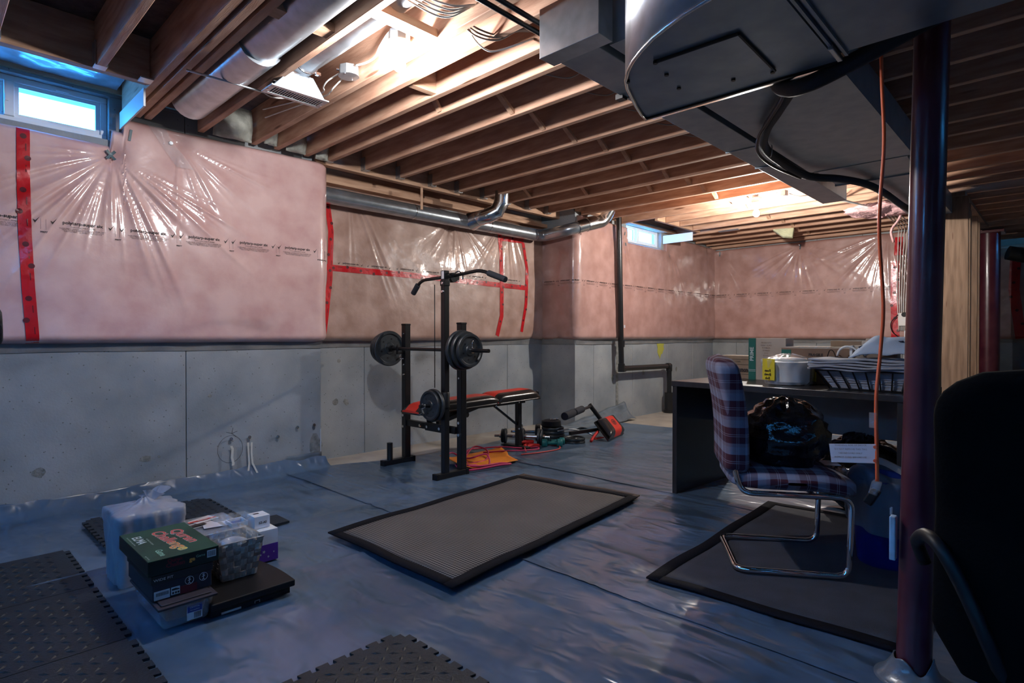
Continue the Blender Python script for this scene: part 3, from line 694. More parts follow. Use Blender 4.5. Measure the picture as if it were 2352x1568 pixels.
cable('electric_cable','white cable looping between the far bulb and its junction box',[(5.80,2.18,2.36),(5.84,2.12,2.345),(5.83,2.05,2.36),(5.80,2.0,2.375)])
cable('electric_cable','white cable running right from the far junction box',[(5.78,1.91,2.385),(5.85,1.85,2.36),(5.92,1.78,2.37),(5.96,1.7,2.40)])

# ---------------- ducts ----------------
def round_duct(t, pts, r, m='galv', n=24, name='duct_pipe'):
    return MB().tube(pts, r, n).build(name, m, t, smooth='auto')
def bands(t, a, b, r, us, m='galv_bright', w_=.012):
    a=Vector(a); b=Vector(b); d=(b-a).normalized()
    for u in us:
        p=a.lerp(b,u); MB().cyl(p-d*w_/2,p+d*w_/2,r+.003,n=24).build('joint_band',m,t,smooth='auto')
t = thing('round_duct','large round duct between joists beside the left basement window','duct',(1.2,2.5,2.47))
MB().cyl((1.20,-.5,2.475),(1.20,2.85,2.475),.105,n=28).build('duct_pipe','galv',t,smooth='auto')
MB().cyl((1.20,2.85,2.465),(1.20,3.86,2.465),.112,n=28).build('duct_sleeve','galv',t,smooth='auto')
MB().cyl((1.20,3.86,2.465),(1.20,3.90,2.465),.112,.07,n=28).build('end_cap','galv_dark',t,smooth='auto')
t = thing('round_duct','bright round duct feeding the ceiling register','duct',(1.47,2.5,2.50))
MB().cyl((1.475,-.5,2.50),(1.475,2.95,2.50),.066,n=28).build('duct_pipe','galv',t,smooth='auto')
MB().tube(fillet([(1.475,2.94,2.50),(1.475,3.035,2.495),(1.475,3.035,2.43)],.05),.07,20).build('elbow','galv',t,smooth='auto')
MB().tube([(1.475+.07*math.cos(a),2.93,2.50+.07*math.sin(a)) for a in [k*PI/12 for k in range(24)]],.006,6,closed=True).build('clamp','chrome',t,smooth=True)
bx(1.52,1.545,2.905,2.925,2.43,2.445).build('clamp_screw','chrome',t)
# register: boot and slatted grille facing down
t = thing('ceiling_register','silver slatted register and boot hanging at the end of the near round duct','air register',(1.47,3.05,2.34))
MB().frus((1.325,1.615,2.99,3.095),2.345,(1.41,1.54,2.98,3.09),2.44).build('boot','galv_dark',t,bev=.004)
x0,x1,y0,y1,z=1.308,1.632,2.975,3.108,2.333
MB().box(x0,x1,y0,y0+.025,z,z+.008).box(x0,x1,y1-.025,y1,z,z+.008).box(x0,x0+.025,y0+.025,y1-.025,z,z+.008).box(x1-.025,x1,y0+.025,y1-.025,z,z+.008).build('register_frame','tin',t,bev=.002)
bx(x0+.02,x1-.02,y0+.02,y1-.02,z+.03,z+.034).build('damper','black_metal',t)
for k in range(20):
    x = x0+.032+k*.0137
    m = MB(); M = Matrix.Translation((x,0,z+.01)) @ Matrix.Rotation(.25,4,'Y'); m.box(-.002,.002,y0+.026,y1-.026,-.006,.006,M); m.build('slat','tin',t)
for x,y in ((x0+.012,y0+.075),(x1-.012,y0+.075)): MB().cyl((x,y,z-.003),(x,y,z),.006,n=8).build('screw','chrome',t)
tag(MB().cyl((.985,3.235,2.382),(1.33,3.12,2.340),.0055,n=10).build('hanger_rod','tin',None,smooth=True),'slim shiny rod hanging under the joists from the double joist to the register','rod')
# collar seam on the big left duct etc.
# duct on wall B with elbows
t = thing('round_duct','long round duct along the top of the recessed wall','duct',(3.6,4.29,2.165))
P = fillet([(2.18,4.305,2.165),(4.99,4.305,2.165),(4.99,3.93,2.19),(5.16,3.83,2.25)],.12,6)
MB().tube(P,.066,28).build('duct_pipe','galv',t,smooth='auto')
bands(t,(2.18,4.305,2.165),(4.9,4.305,2.165),.066,(.37,.72,.98))
MB().cyl((5.08,3.875,2.222),(5.18,3.82,2.26),.072,n=24).build('coupling','galv_bright',t,smooth='auto')
MB().cyl((5.17,3.825,2.257),(5.28,3.79,2.29),.078,n=24).build('coupling','galv_bright',t,smooth='auto')
e = fillet([(5.27,3.79,2.287),(5.39,3.76,2.31),(5.43,3.69,2.45)],.08,3); MB().tube(e,.07,20).build('elbow','galv_bright',t,smooth='auto')
MB().cyl((3.88,4.28,2.17),(3.90,4.19,2.19),.092,.075,n=24).build('takeoff_collar','galv_bright',t,smooth='auto')
e = [(3.90,4.20,2.19),(3.93,4.10,2.205),(3.99,4.03,2.25),(4.02,4.0,2.33),(4.02,3.99,2.44)]; MB().tube(e,.074,20).build('elbow','galv_bright',t,smooth='auto')
for i in (1,2,3): 
    p=Vector(e[i]); d=(Vector(e[i+1])-Vector(e[i-1])).normalized(); MB().cyl(p-d*.004,p+d*.004,.078,n=20).build('joint_band','galv_bright',t,smooth='auto')
bx(3.22,3.245,4.232,4.238,2.18,2.40).build('hanger_strap','joist_x',t)
# white-grey wrapped ends of insulation between the joists above the left wall
for k,(x0,x1,zz) in enumerate(((1.42,1.67,2.40),(1.76,1.85,2.42),(1.92,2.07,2.41),(2.15,2.25,2.40))):
    def f(u,v,x0=x0,x1=x1,zz=zz):
        return (x0+(x1-x0)*u, 4.13-.07*math.sin(PI*v)*math.sin(PI*min(max(u,.05),.95))+.02*noise.noise((u*3,v*3,x0*9)), zz-.02+.22*v)
    tag(MB().grid(f,10,8).build('insulation_tuft','insul_white',None,smooth=True,solid=.01),'film-wrapped insulation stuffed between joists over the left wall, %s from the round duct'%('first','second','third','fourth')[k],'insulation')
# trunk A
t = thing('trunk_duct','long narrow square duct running under the joists to the far bulb','duct',(3.7,1.47,2.2))
MB().box(1.93,3.62,1.375,1.575,2.20,2.392).build('duct_body','galv_dark',t,bev=.003)
MB().box(3.62,5.62,1.380,1.570,2.203,2.392).build('duct_body','galv_dark',t,bev=.003)
MB().box(1.835,1.93,1.30,1.60,2.19,2.395).box(1.84,1.93,1.31,1.59,2.395,2.399).build('end_box','galv',t,bev=.004)
for x in (2.45,3.62,4.1): MB().box(x-.006,x+.006,1.372,1.578,2.195,2.394).build('duct_seam','galv_dark',t)
bx(2.40,2.44,1.56,1.60,2.185,2.21).build('cleat','black_metal',t)
# trunk B with the tapered far end
t = thing('trunk_duct','wide flat square duct running beside the narrow one under the joists','duct',(3.4,1.0,2.2))
m = MB(); cx,cy = 3.35,1.04
m.add([(1.96,.72,2.20),(4.48,.72,2.20),(4.48,1.335,2.20),(1.96,1.335,2.20),(cx,cy,2.192),(1.96,.72,2.39),(4.48,.72,2.39),(4.48,1.335,2.39),(1.96,1.335,2.39)],
      [(1,0,4),(2,1,4),(3,2,4),(0,3,4),(0,1,6,5),(1,2,7,6),(2,3,8,7),(3,0,5,8),(5,6,7,8)])
m.build('duct_body','galv_dark',t)
MB().frus((4.49,5.0,.76,1.30),2.205,(4.49,5.0,.76,1.30),2.39).build('duct_reducer','galv_dark',t,bev=.003)
MB().box(5.01,7.4,.80,1.12,2.21,2.39).build('duct_body','galv_dark',t,bev=.003)
for x in (4.485,5.005): MB().box(x-.006,x+.006,.75,1.31,2.196,2.392).build('duct_seam','galv_dark',t)
# big low elbow
t = thing('plenum_duct','large low-hanging duct elbow with a rounded corner and access panel','duct',(1.6,.7,1.85))
R = .52; x0,x1,y0,y1 = 1.30,1.93,.50,1.15
pts = [(x1,y0),(x1,y1)]
cxr = x0+.62; cyr = y1-.62
out = [(1.93,1.15),(1.87,1.135),(1.787,1.107),(1.70,1.072),(1.643,1.05),(1.585,1.018),(1.535,.977),(1.49,.93),(1.45,.876),(1.415,.82),(1.39,.765),(1.367,.707),(1.35,.642),(1.34,.58),(1.335,.50),(1.93,.50)]
pl = out[::-1]
zb, zt = 1.85, 2.385
MB().prism(pl, zb+.002, zb+.012).build('bottom_sheet','galv_dark',t)
n = len(out)-2
wv = [(x,y,z_) for z_ in (zb-.006,zt) for x,y in out[:-1]]
MB().add(wv,[(i,i+1,i+1+len(out)-1,i+len(out)-1) for i in range(len(out)-2)]).build('curved_side','galv',t,smooth=True,solid=.004)
MB().tube([(x,y,zb-.004) for x,y in out[:-1]],.006,6).build('rim_seam','galv_bright',t,smooth=True)
# rolled side on the +X edge
m = MB(); K=8; vs=[]
for y in (.50,1.155):
    for k in range(K+1):
        a = PI/2*k/K; vs.append((1.93+.12*math.sin(a), y, zb+.008+.05*(1-math.cos(a))))
    vs.append((2.055,y,zt))
m.add(vs,[(i,i+1,i+K+3,i+K+2) for i in range(K+1)]); m.build('rolled_side','galv_bright',t,smooth=True)
MB().add([(1.93,1.152,zb+.008)]+[(1.93+.12*math.sin(PI/2*k/K),1.152,zb+.008+.05*(1-math.cos(PI/2*k/K))) for k in range(K+1)]+[(2.055,1.152,zt),(1.93,1.152,zt)],[tuple(range(K+4))]).build('end_sheet','galv_dark',t)
bx(1.925,1.935,.50,1.15,zb-.005,zb+.01).build('edge_seam','black_metal',t)
ap = [(1.546,.89),(1.556,.645),(1.851,.653),(1.757,.931)]
MB().prism(ap[::-1] if 0 else ap,zb-.004,zb+.002).build('access_panel','galv_dark',t,bev=.001)
m = MB()
for a,b in ((0,1),(1,2)): m.tube([(ap[a][0],ap[a][1],zb-.004),(ap[b][0],ap[b][1],zb-.004)],.0045,6)
m.build('panel_seam','black_metal',t)
for x,y in ((1.546,.89),(1.64,.905),(1.757,.925),(1.82,.77),(1.851,.66),(1.60,1.02)): MB().cyl((x,y,zb-.009),(x,y,zb),.007,n=8).build('screw','black_metal',t)
t2 = thing('plenum_duct','wide low duct running on from the rounded elbow toward the right','duct',(1.5,-.6,1.85))
MB().box(.62,1.888,-1.9,.482,zb+.004,2.388).build('duct_body','galv_dark',t2,bev=.004)
for y in (.486,.466): MB().box(.62,1.892,y-.004,y+.004,zb-.006,2.388).build('duct_seam','galv_dark',t2)
bx(1.80,1.90,.478,.492,zb-.014,zb+.0).build('cleat','tin',t2,bev=.002)
# black line set along the ducts
tag(MB().tube(bez([(1.95,-.4,2.05),(1.965,.2,1.93),(1.97,.45,1.86),(1.97,.60,1.825),(2.05,.70,1.87),(2.15,.76,1.97),(2.35,.82,2.10),(2.72,.88,2.155),(3.0,1.04,2.155),(3.22,1.18,2.15),(3.50,1.295,2.15),(3.85,1.33,2.15),(4.35,1.315,2.15),(4.6,1.17,2.15),(4.95,1.08,2.16),(5.35,1.04,2.155),(6.0,1.02,2.15),(7.0,1.0,2.2)],7),.026,12).build('insulated_pipe','rubber',None,smooth=True),'thick black insulated line bending along the underside of the ducts','pipe')
tag(MB().tube(bez([(2.2,.78,2.02),(2.38,.86,2.11),(2.74,.93,2.128),(3.02,1.09,2.128),(3.24,1.23,2.12),(3.52,1.335,2.12),(3.85,1.365,2.12),(4.3,1.345,2.13)],7),.009,8).build('thin_line','black_plastic',None,smooth=True),'thin black line strapped beside the thick insulated one','pipe')
for p in ((2.60,.86,2.15),(3.62,1.30,2.15)): tag(MB().tube([(p[0]+.034*math.cos(a),p[1]+.02*math.cos(a),p[2]+.034*math.sin(a)) for a in [k*PI/6 for k in range(12)]],.003,5,closed=True).build('cable_tie','tin',None,smooth=True),'tie around the thick black line, %s end'%('nearer' if p[0]<3 else 'farther'),'tie')
# plumbing stack
t = thing('drain_pipe','black plastic drain pipe down the far wall stepping right to the floor','pipe',(7.1,3.9,0))
P1 = (5.965,3.885)
MB().tube(fillet([(P1[0]-.08,P1[1]-.01,2.52),(P1[0],P1[1],.64),(7.13,P1[1],.628),(7.13,P1[1],.0)],.05,5),.033,14).build('pipe_run','pvc',t,smooth='auto')
for p0,p1 in (((5.965,3.885,.60),(5.965,3.885,.70)),((5.96,3.885,.638),(6.03,3.885,.637)),((7.07,3.885,.629),(7.14,3.885,.628)),((7.13,3.885,.56),(7.13,3.885,.65)),((5.965,3.885,.90),(5.965,3.885,.98))):
    MB().cyl(p0,p1,.041,n=14).build('coupling','pvc',t,smooth='auto')
MB().cyl((7.13,3.885,.02),(7.13,3.885,.27),.062,n=16).build('cleanout','pvc',t,smooth='auto')
MB().cyl((7.13,3.885,-.003),(7.13,3.885,.03),.075,n=16).build('floor_flange','pvc',t,smooth='auto')
bx(5.965,5.99,3.849,3.853,1.13,1.165).build('paper_label','label_white',t)
# insulation scraps
def tuft(name, label, c, s, m, seed, n=14):
    def f(u,v):
        th=2*PI*u; ph=PI*v; r=1+.45*noise.noise((math.cos(th)*1.6,math.sin(th)*1.6,ph*1.3+seed))+.18*noise.noise((math.cos(th)*5,math.sin(th)*5,ph*4+seed))
        return (c[0]+s[0]*r*math.sin(ph)*math.cos(th), c[1]+s[1]*r*math.sin(ph)*math.sin(th), c[2]+s[2]*r*math.cos(ph))
    return tag(MB().grid(f,n*2,n).build(name,m,None,smooth=True),label,'insulation')
tuft('insulation_tuft','ragged pink insulation sagging under the joists beyond the ducts',(6.9,1.35,2.33),(.25,.32,.07),'insul_pink',3,20)
tag(MB().tube(bez([(6.95,1.20,2.30),(6.94,1.24,2.2),(6.90,1.29,2.1),(6.90,1.27,1.98)],6),.012,7).build('insulation_strand','insul_pink',None,smooth=True),'pink insulation strand dangling below the ragged tuft','insulation')
MB().add([(7.72,2.75,2.40),(7.78,2.50,2.40),(7.72,2.50,2.27),(7.72,2.62,2.29)],[(0,1,2,3)]).build('insulation_scrap','insul_yellow',None,solid=.06,bev=.015)
tag(bpy.data.objects['insulation_scrap'],'pale yellow-green insulation scrap poking down between far joists','insulation')
tag(bx(7.3,7.36,3.02,3.28,2.385,2.398).build('metal_plate','galv',None),'thin pale metal plate nailed under the far joists','plate')
for k in range(5):
    o=k*.03
    x=tag(MB().tube(bez([(5.9+o*3,1.7,2.385),(6.6+o,1.55-o,2.37-o*.3),(7.4,1.45-o,2.36),(8.4,1.5-o,2.37),(8.58,1.53-o,2.25),(8.6,1.54-o*.8,1.6),(8.6,1.52-o*.5,1.1)],6),.006,6).build('electric_cable','cable',None,smooth=True),'pale cable of the bundle down the end wall, %s'%('nearest the pink wrap','second from the left','middle one','fourth from the left','farthest right')[k],'cable'); x['group']='cable bundle on the end wall'
t = thing('panel_box','small cream electrical box under the wires on the end wall','electrical box',(8.6,1.47,1.19))
bx(8.57,8.60,1.40,1.52,1.16,1.32).build('box_body','ceramic',t,bev=.003); MB().cyl((8.565,1.46,1.30),(8.57,1.46,1.30),.03,n=14).build('knockout','black_plastic',t); bx(8.572,8.6,1.40,1.46,1.02,1.10).build('white_plate','white',t)
tag(MB().tube(bez([(8.59,1.53,1.3),(8.58,1.60,1.2),(8.58,1.58,1.08),(8.59,1.47,.99),(8.6,1.42,.97)],6),.006,6).build('black_wire','black_plastic',None,smooth=True),'thin black wire curving out below the cream electrical box','cable')
# ---------------- weight bench and rack ----------------
t = thing('weight_rack','black weight bench rack with a tall pulldown tower and red padded bench','exercise rack',(2.7,3.57,0))
q = .0225
for y,yc in ((3.885,3.875),(3.235,3.22)):
    bx(2.575,2.865,yc-.025,yc+.025,.012,.05).build('foot','black_metal',t,bev=.003)
    for xx in (2.58,2.86): bx(xx-.012,xx+.012,yc-.027,yc+.027,.006,.052).build('end_cap','black_plastic',t,bev=.002)
    x = 2.805 if y > 3.5 else 2.835
    bx(x-.026,x+.026,y-.026,y+.026,.05,1.12).build('upright','black_metal',t,bev=.003)
    bx(x-.028,x+.028,y-.028,y+.028,1.118,1.132).build('end_cap','black_plastic',t,bev=.003)
    for z in (1.05,.80,.72): MB().cyl((x-.03,y,z),(x-.025,y,z),.007,n=8).build('bolt','chrome',t)
    # J hooks
    m = MB().box(x-.09,x-.026,y-.012,y+.012,.885,.905).box(x-.09,x-.08,y-.012,y+.012,.905,.95); m.build('bar_hook','black_metal',t,bev=.002)
    MB().tube([(x-.028,y+.03,.86),(x-.045,y+.035,.86),(x-.05,y+.02,.85),(x-.05,y-.03,.85)],.005,6).build('hook_pin','chrome',t,smooth=True)
    for z in (.30,.39): MB().cyl((x-.034,y,z),(x-.025,y,z),.011,n=10).build('bolt','chrome',t)
MB().cyl((2.64,3.875,.05),(2.64,3.875,.185),.023,n=16).build('plate_peg','black_metal',t,smooth='auto')
bx(2.79,2.83,3.26,3.86,.305,.355).build('crossbar','black_metal',t,bev=.003)
MB().box(2.775,2.79,3.32,3.60,.30,.36).build('crossbar_plate','black_metal',t,bev=.003)
for y in (3.34,3.42,3.57,3.66): MB().cyl((2.768,y,.33),(2.776,y,.33),.011,n=10).build('bolt','chrome',t)
# tower
tx,ty = 2.665,3.22
bx(tx-.022,tx+.022,ty-.022,ty+.022,.05,1.50).build('tower_post','black_metal',t,bev=.003)
MB().lathe([(.034,0),(.034,.10),(.028,.11)],Matrix.Translation((tx,ty,.52)),12).build('sleeve','black_plastic',t,smooth='auto')
bx(tx-.026,tx+.026,ty-.026,ty+.026,1.39,1.43).build('tower_collar','black_metal',t,bev=.004)
bx(tx-.0245,tx-.022,ty-.014,ty+.010,1.44,1.495).build('white_label','label_white',t)
bx(tx+.02,tx+.12,ty-.02,ty+.02,1.44,1.47).build('tower_arm','black_metal',t,bev=.003)
MB().cyl((tx+.07,ty-.022,1.455),(tx+.07,ty+.022,1.455),.035,n=20).build('pulley','black_plastic',t,smooth='auto')
MB().tube([(tx+.07,ty-.03,1.49),(tx+.09,ty-.05,1.50),(tx+.10,ty-.08,1.47),(tx+.09,ty-.09,1.44)],.006,6).build('carabiner','chrome',t,smooth=True)
MB().tube([(tx-.05,ty+.055,1.40),(tx-.05,ty+.055,.66)],.0035,6).build('pulldown_cable','black_plastic',t,smooth=True)
for z in (1.41,1.35): MB().cyl((tx-.03,ty,z),(tx-.022,ty,z),.009,n=8).build('bolt','chrome',t)
# diagonal brace to bench frame, bench frame
MB().tube([(2.82,3.5,.36),(3.42,3.56,.47)],.022,4).build('brace','black_metal',t)
MB().tube([(2.82,3.62,.36),(3.42,3.60,.47)],.022,4).build('brace','black_metal',t)
bx(2.86,3.88,3.55,3.60,.425,.47).build('bench_beam','black_metal',t,bev=.003)
bx(3.79,3.835,3.552,3.597,.03,.46).build('front_leg','black_metal',t,bev=.003)
bx(3.785,3.84,3.45,3.74,.012,.045).build('front_foot','black_metal',t,bev=.004)
MB().tube([(3.50,3.575,.43),(3.80,3.575,.23)],.012,4).build('leg_brace','black_metal',t)
for p in ((3.79,3.55,.44),(3.79,3.55,.20),(3.5,3.55,.43),(3.3,3.55,.45)): MB().cyl((p[0],p[1]-.008,p[2]),(p[0],p[1],p[2]),.009,n=8).build('bolt','chrome',t)
MB().cyl((3.10,3.50,.40),(3.10,3.66,.40),.016,n=12).build('adjust_bar','black_metal',t,smooth='auto')
MB().cyl((3.10,3.47,.40),(3.10,3.50,.40),.022,n=12).build('knob','black_plastic',t,smooth='auto')
def pad(x0,x1,yc,wid,z0,th,slope=0,taper=1.0):
    """rounded cushion: a centre panel part and two side panels"""
    nx, ny = 20, 14
    def surf(u, v):
        x = x0+(x1-x0)*u; ww = wid*(taper+(1-taper)*min(1,u*2.2)); ang = PI*v
        e = min(1, u*6, (1-u)*6); e = math.sqrt(max(0,1-(1-e)**2))
        cy = yc-ww/2*math.cos(ang); s_ = math.sin(ang)**.45
        return (x, yc+(cy-yc)*(.55+.45*e) if 0 else cy, z0+slope*u+th*(.25+.75*e)*s_)
    return surf
def cushion(x0,x1,yc,wid,z0,th,slope,taper,red):
    f = pad(x0,x1,yc,wid,z0,th,slope,taper); c = []
    a,b = red
    MB().grid(lambda u,v: f(u,a+(b-a)*v),20,8).build('cushion_centre','vinyl_red',t,smooth=True)
    MB().grid(lambda u,v: f(u,a*v),20,6).build('cushion_side','vinyl_black',t,smooth=True)
    MB().grid(lambda u,v: f(u,b+(1-b)*v),20,6).build('cushion_side','vinyl_black',t,smooth=True)
    def base(u,v): 
        p=f(u,0); q2=f(u,1); return (p[0], p[1]+(q2[1]-p[1])*v, z0+slope*u-.004)
    MB().grid(base,20,2).build('cushion_base','vinyl_black',t,smooth=True,solid=.012)
    for u in (0,1):
        vs=[f(u,k/12) for k in range(13)]; MB().add(vs+[(vs[0][0],yc,z0+slope*u)],[(k,k+1,13) for k in range(12)]).build('cushion_end','vinyl_red' if u==0 else 'vinyl_black',t)
cushion(2.62,3.46,3.575,.27,.450,.078,.02,.8,(.3,.72))
cushion(3.42,3.95,3.575,.29,.466,.085,.01,1.0,(.32,.70))
for y in (3.50,3.66): MB().tube([(3.93,y,.47),(3.98,y,.475),(4.0,y,.51),(3.985,y,.53),(3.965,y,.515)],.008,6).build('hook','black_metal',t,smooth=True)
MB().tube([(2.64,3.44,.45),(2.64,3.71,.45)],.011,8).build('head_bar','black_metal',t,smooth=True)
# lat pulldown bar resting on the tower
t = thing('pulldown_bar','black pulldown bar with drooping padded grips across the top of the tower','exercise bar',(2.74,3.2,1.45))
P = fillet([(2.74,3.69,1.375),(2.74,3.60,1.46),(2.74,3.22,1.468),(2.74,2.93,1.488),(2.74,2.70,1.41)],.06,5)
MB().tube(P,.0125,10).build('bar','black_metal',t,smooth=True)
for a,b in (((2.74,2.85,1.462),(2.74,2.685,1.405)),((2.74,3.635,1.43),(2.74,3.70,1.362))): MB().cyl(a,b,.021,n=14).build('grip','foam_grip',t,smooth='auto',bev=.004)
# plates
def plate(p, ax, r, th, label, grp=None, name='weight_plate', par=None, m='plate'):
    """ax: 'x','y','z' axis of the hole"""
    R = {'x':Matrix.Rotation(PI/2,4,'Y'),'y':Matrix.Rotation(PI/2,4,'X'),'z':Matrix.Identity(4)}[ax]
    M = Matrix.Translation(p) @ R
    h = th/2; prof = [(.016,-h*.8),(r*.30,-h*.8),(r*.34,-h*.35),(r*.78,-h*.35),(r*.84,-h*.95),(r*.96,-h),(r,-h*.6),(r,h*.6),(r*.96,h),(r*.84,h*.95),(r*.78,h*.35),(r*.34,h*.35),(r*.30,h*.8),(.016,h*.8)]
    tt = thing(name,label,'weight plate',p,group=grp)
    mb = MB(); mb.lathe(prof,M,36,caps=False); mb.build('disc',m,tt,smooth='auto')
    mb = MB()
    for k in range(6):
        a = k*PI/3+.3; q_ = Vector((math.cos(a)*r*.55,math.sin(a)*r*.55,0))
        mb = MB(); mb.cyl(M @ (q_+Vector((0,0,-h*.42))), M @ (q_+Vector((0,0,h*.42))), r*.055, n=10); mb.build('hole_ring','black_plastic',tt)
    return tt
t = thing('barbell','long barbell lying across the hooks of the black rack','barbell',(2.73,3.55,.93))
MB().cyl((2.735,2.84,.93),(2.735,4.27,.93),.0135,n=14).build('bar','black_metal',t,smooth='auto')
for y in (3.155,3.98): MB().cyl((2.735,y-.012,.93),(2.735,y+.012,.93),.026,n=16).build('collar','black_metal',t,smooth='auto')
for y,s_ in ((3.01,-1),(4.14,1)):
    MB().cyl((2.735,y-.01,.93),(2.735,y+.01,.93),.02,n=12).build('spring_clip','chrome',t,smooth='auto')
    MB().tube([(2.735,y,.95),(2.74,y+.004,.99),(2.75,y+.004,1.0)],.004,6).build('clip_handle','chrome',t,smooth=True)
plate((2.735,3.12,.93),'y',.145,.032,'largest dark plate on the nearer end of the barbell')
plate((2.735,3.075,.93),'y',.135,.030,'middle dark plate on the nearer end of the barbell')
plate((2.735,3.035,.93),'y',.12,.028,'smallest outer dark plate on the nearer end of the barbell')
plate((2.735,4.02,.93),'y',.145,.032,'dark plate next to the upright on the wall end of the barbell')
plate((2.735,4.065,.93),'y',.135,.030,'middle dark plate on the wall end of the barbell')
plate((2.735,4.11,.93),'y',.12,.028,'outermost dark plate on the wall end of the barbell')
t = thing('weight_carrier','short peg holding plates low on the tower post','weight carrier',(2.6,3.24,.53))
MB().cyl((2.49,3.29,.535),(2.648,3.27,.535),.013,n=12).build('peg','black_metal',t,smooth='auto'); MB().cyl((2.515,3.287,.535),(2.53,3.285,.535),.019,n=12).build('clip','chrome',t,smooth='auto')
plate((2.605,3.276,.535),'x',.118,.026,'larger dark plate hung low on the tower post')
plate((2.575,3.28,.535),'x',.108,.024,'smaller dark plate in front of the pair low on the tower post')

# ---------------- gear on the floor by the bench ----------------
def dumbbell(c, ang, label, r=.075, L_=.36):
    t = thing('dumbbell',label,'dumbbell',(c[0],c[1],0),ang); d = Vector((math.cos(ang),math.sin(ang),0)); c = Vector((c[0],c[1],r+.012))
    MB().cyl(c-d*L_/2,c+d*L_/2,.013,n=12).build('bar','galv_bright',t,smooth='auto')
    MB().cyl(c-d*.06,c+d*.06,.016,n=12).build('grip','tin',t,smooth='auto')
    for s_ in (-1,1):
        for k,(o,rr) in enumerate(((.075,r),(.10,r*.93))):
            m=MB(); m.cyl(c+d*s_*(o-.011),c+d*s_*(o+.011),rr,n=28); m.build('disc','plate',t,smooth='auto',bev=.004)
        MB().cyl(c+d*s_*.116,c+d*s_*.132,.022,n=8).build('star_nut','chrome',t,bev=.003)
dumbbell((3.98,3.80),-.95,'chrome dumbbell with black discs nearest the bench leg',.07)
dumbbell((4.03,3.62),-.95,'chrome dumbbell with black discs in front of the plate stack',.078)
dumbbell((4.27,3.86),-.9,'chrome dumbbell with black discs behind the teal weights',.07)
def hexdb(c, ang, label, z=.035):
    t = thing('hand_weight',label,'dumbbell',(c[0],c[1],0),ang); d = Vector((math.cos(ang),math.sin(ang),0)); c = Vector((c[0],c[1],z+.006))
    for s_ in (-1,1): MB().cyl(c+d*s_*.045,c+d*s_*.095,z,n=10).build('head','teal',t,bev=.008,smooth='auto')
    MB().cyl(c-d*.05,c+d*.05,.017,n=12).build('handle','teal',t,smooth='auto')
hexdb((4.10,3.42),-.75,'nearer teal vinyl hand weight on the floor',.04)
hexdb((4.21,3.48),-.85,'farther teal vinyl hand weight, behind its twin',.036)
for k in range(4):
    z = .02+k*.034; plate((4.40,3.66,z),'z',(.125,.12,.115,.11)[k],.032,'dark plate %s in the pile behind the teal hand weights'%('at the bottom','second from the bottom','third from the bottom','on the top')[k])
for k in range(2): plate((4.42,3.41,.018+k*.03),'z',.105,.026,'black plate lying flat left of the curl pad, %s of two'%('lower','upper')[k])
# pouch, chain
tag(MB().lathe([(.09,.140),(.10,.15),(.095,.195),(.06,.207),(.01,.208)],Matrix.Translation((4.40,3.68,0)),20).build('black_pouch','black_plastic',None,smooth='auto'),'black drum-shaped pouch on top of the plate pile','bag')
tag(MB().tube(bez([(4.36,3.66,.214),(4.39,3.62,.216),(4.42,3.65,.216),(4.45,3.62,.211)],4),.005,6).build('metal_chain','chrome',None,smooth=True),'short bright chain on the black pouch','chain')
# curl pad attachment lying on its side
t = thing('preacher_curl_pad','red and black padded curl attachment with foam-gripped arm lying on the floor','exercise attachment',(4.95,3.3,0))
c0 = Vector((4.636,3.166,.03)); ux = Vector((.415,.098,0)); uy = Vector((.084,.224,.145)); nn = ux.cross(uy).normalized()
if nn.z < 0: nn = -nn
def pp(u,v,s_=1):
    e = min(1,u*5,(1-u)*5); e = math.sqrt(max(0,1-(1-e)**2)); e2 = min(1,v*4,(1-v)*4); e2 = math.sqrt(max(0,1-(1-e2)**2))
    return tuple(c0+ux*u+uy*v+nn*(.075*min(e,e2)*s_))
MB().grid(lambda u,v: pp(.02+.32*u,v),10,16).build('cushion_side','vinyl_black',t,smooth=True)
MB().grid(lambda u,v: pp(.34+.42*u,v),10,16).build('cushion_centre','vinyl_red',t,smooth=True)
MB().grid(lambda u,v: pp(.76+.22*u,v),10,16).build('cushion_side','vinyl_black',t,smooth=True)
MB().grid(lambda u,v: tuple(c0+ux*u+uy*v),2,2).build('back_board','vinyl_black',t,solid=.02)
def emb(r0,r1,n=28):
    m=MB(); o=c0+ux*.55+uy*.52+nn*.078; a=ux.normalized(); b=uy.normalized(); vs=[]
    for k in range(n):
        th=2*PI*k/n; 
        for r in (r0,r1): vs.append(tuple(o+a*math.cos(th)*r+b*math.sin(th)*r))
    return m.add(vs,[(2*k,2*k+1,(2*k+3)%(2*n),(2*k+2)%(2*n)) for k in range(n)])
e_ = emb(.034,.042).build('emblem','ink',t)
o_ = c0+ux*.55+uy*.52+nn*.079; m=MB(); a_=ux.normalized(); b_=uy.normalized()
for k in range(5):
    th=k*2*PI/5+.3; m.add([tuple(o_+a_*math.cos(th+d)*r+b_*math.sin(th+d)*r) for d,r in ((-.5,.012),(0,.031),(.5,.012))]+[tuple(o_)],[(0,1,2,3)])
m.build('emblem_star','ink',t)
MB().tube([(4.38,3.43,.10),(4.93,3.36,.10)],.022,4).build('arm_tube','black_metal',t)
MB().cyl((4.90,3.42,.16),(4.79,3.50,.335),.022,n=14).build('post','black_metal',t,smooth='auto')
MB().cyl((4.80,3.49,.318),(4.28,3.33,.31),.014,n=10).build('cross_bar','black_metal',t,smooth='auto')
for a,b,r in (((4.56,3.42,.318),(4.36,3.36,.31),.034),((4.33,3.35,.31),(4.12,3.29,.302),.037)):
    MB().cyl(a,b,r,n=18).build('foam_grip','foam_grip',t,smooth='auto',bev=.006)
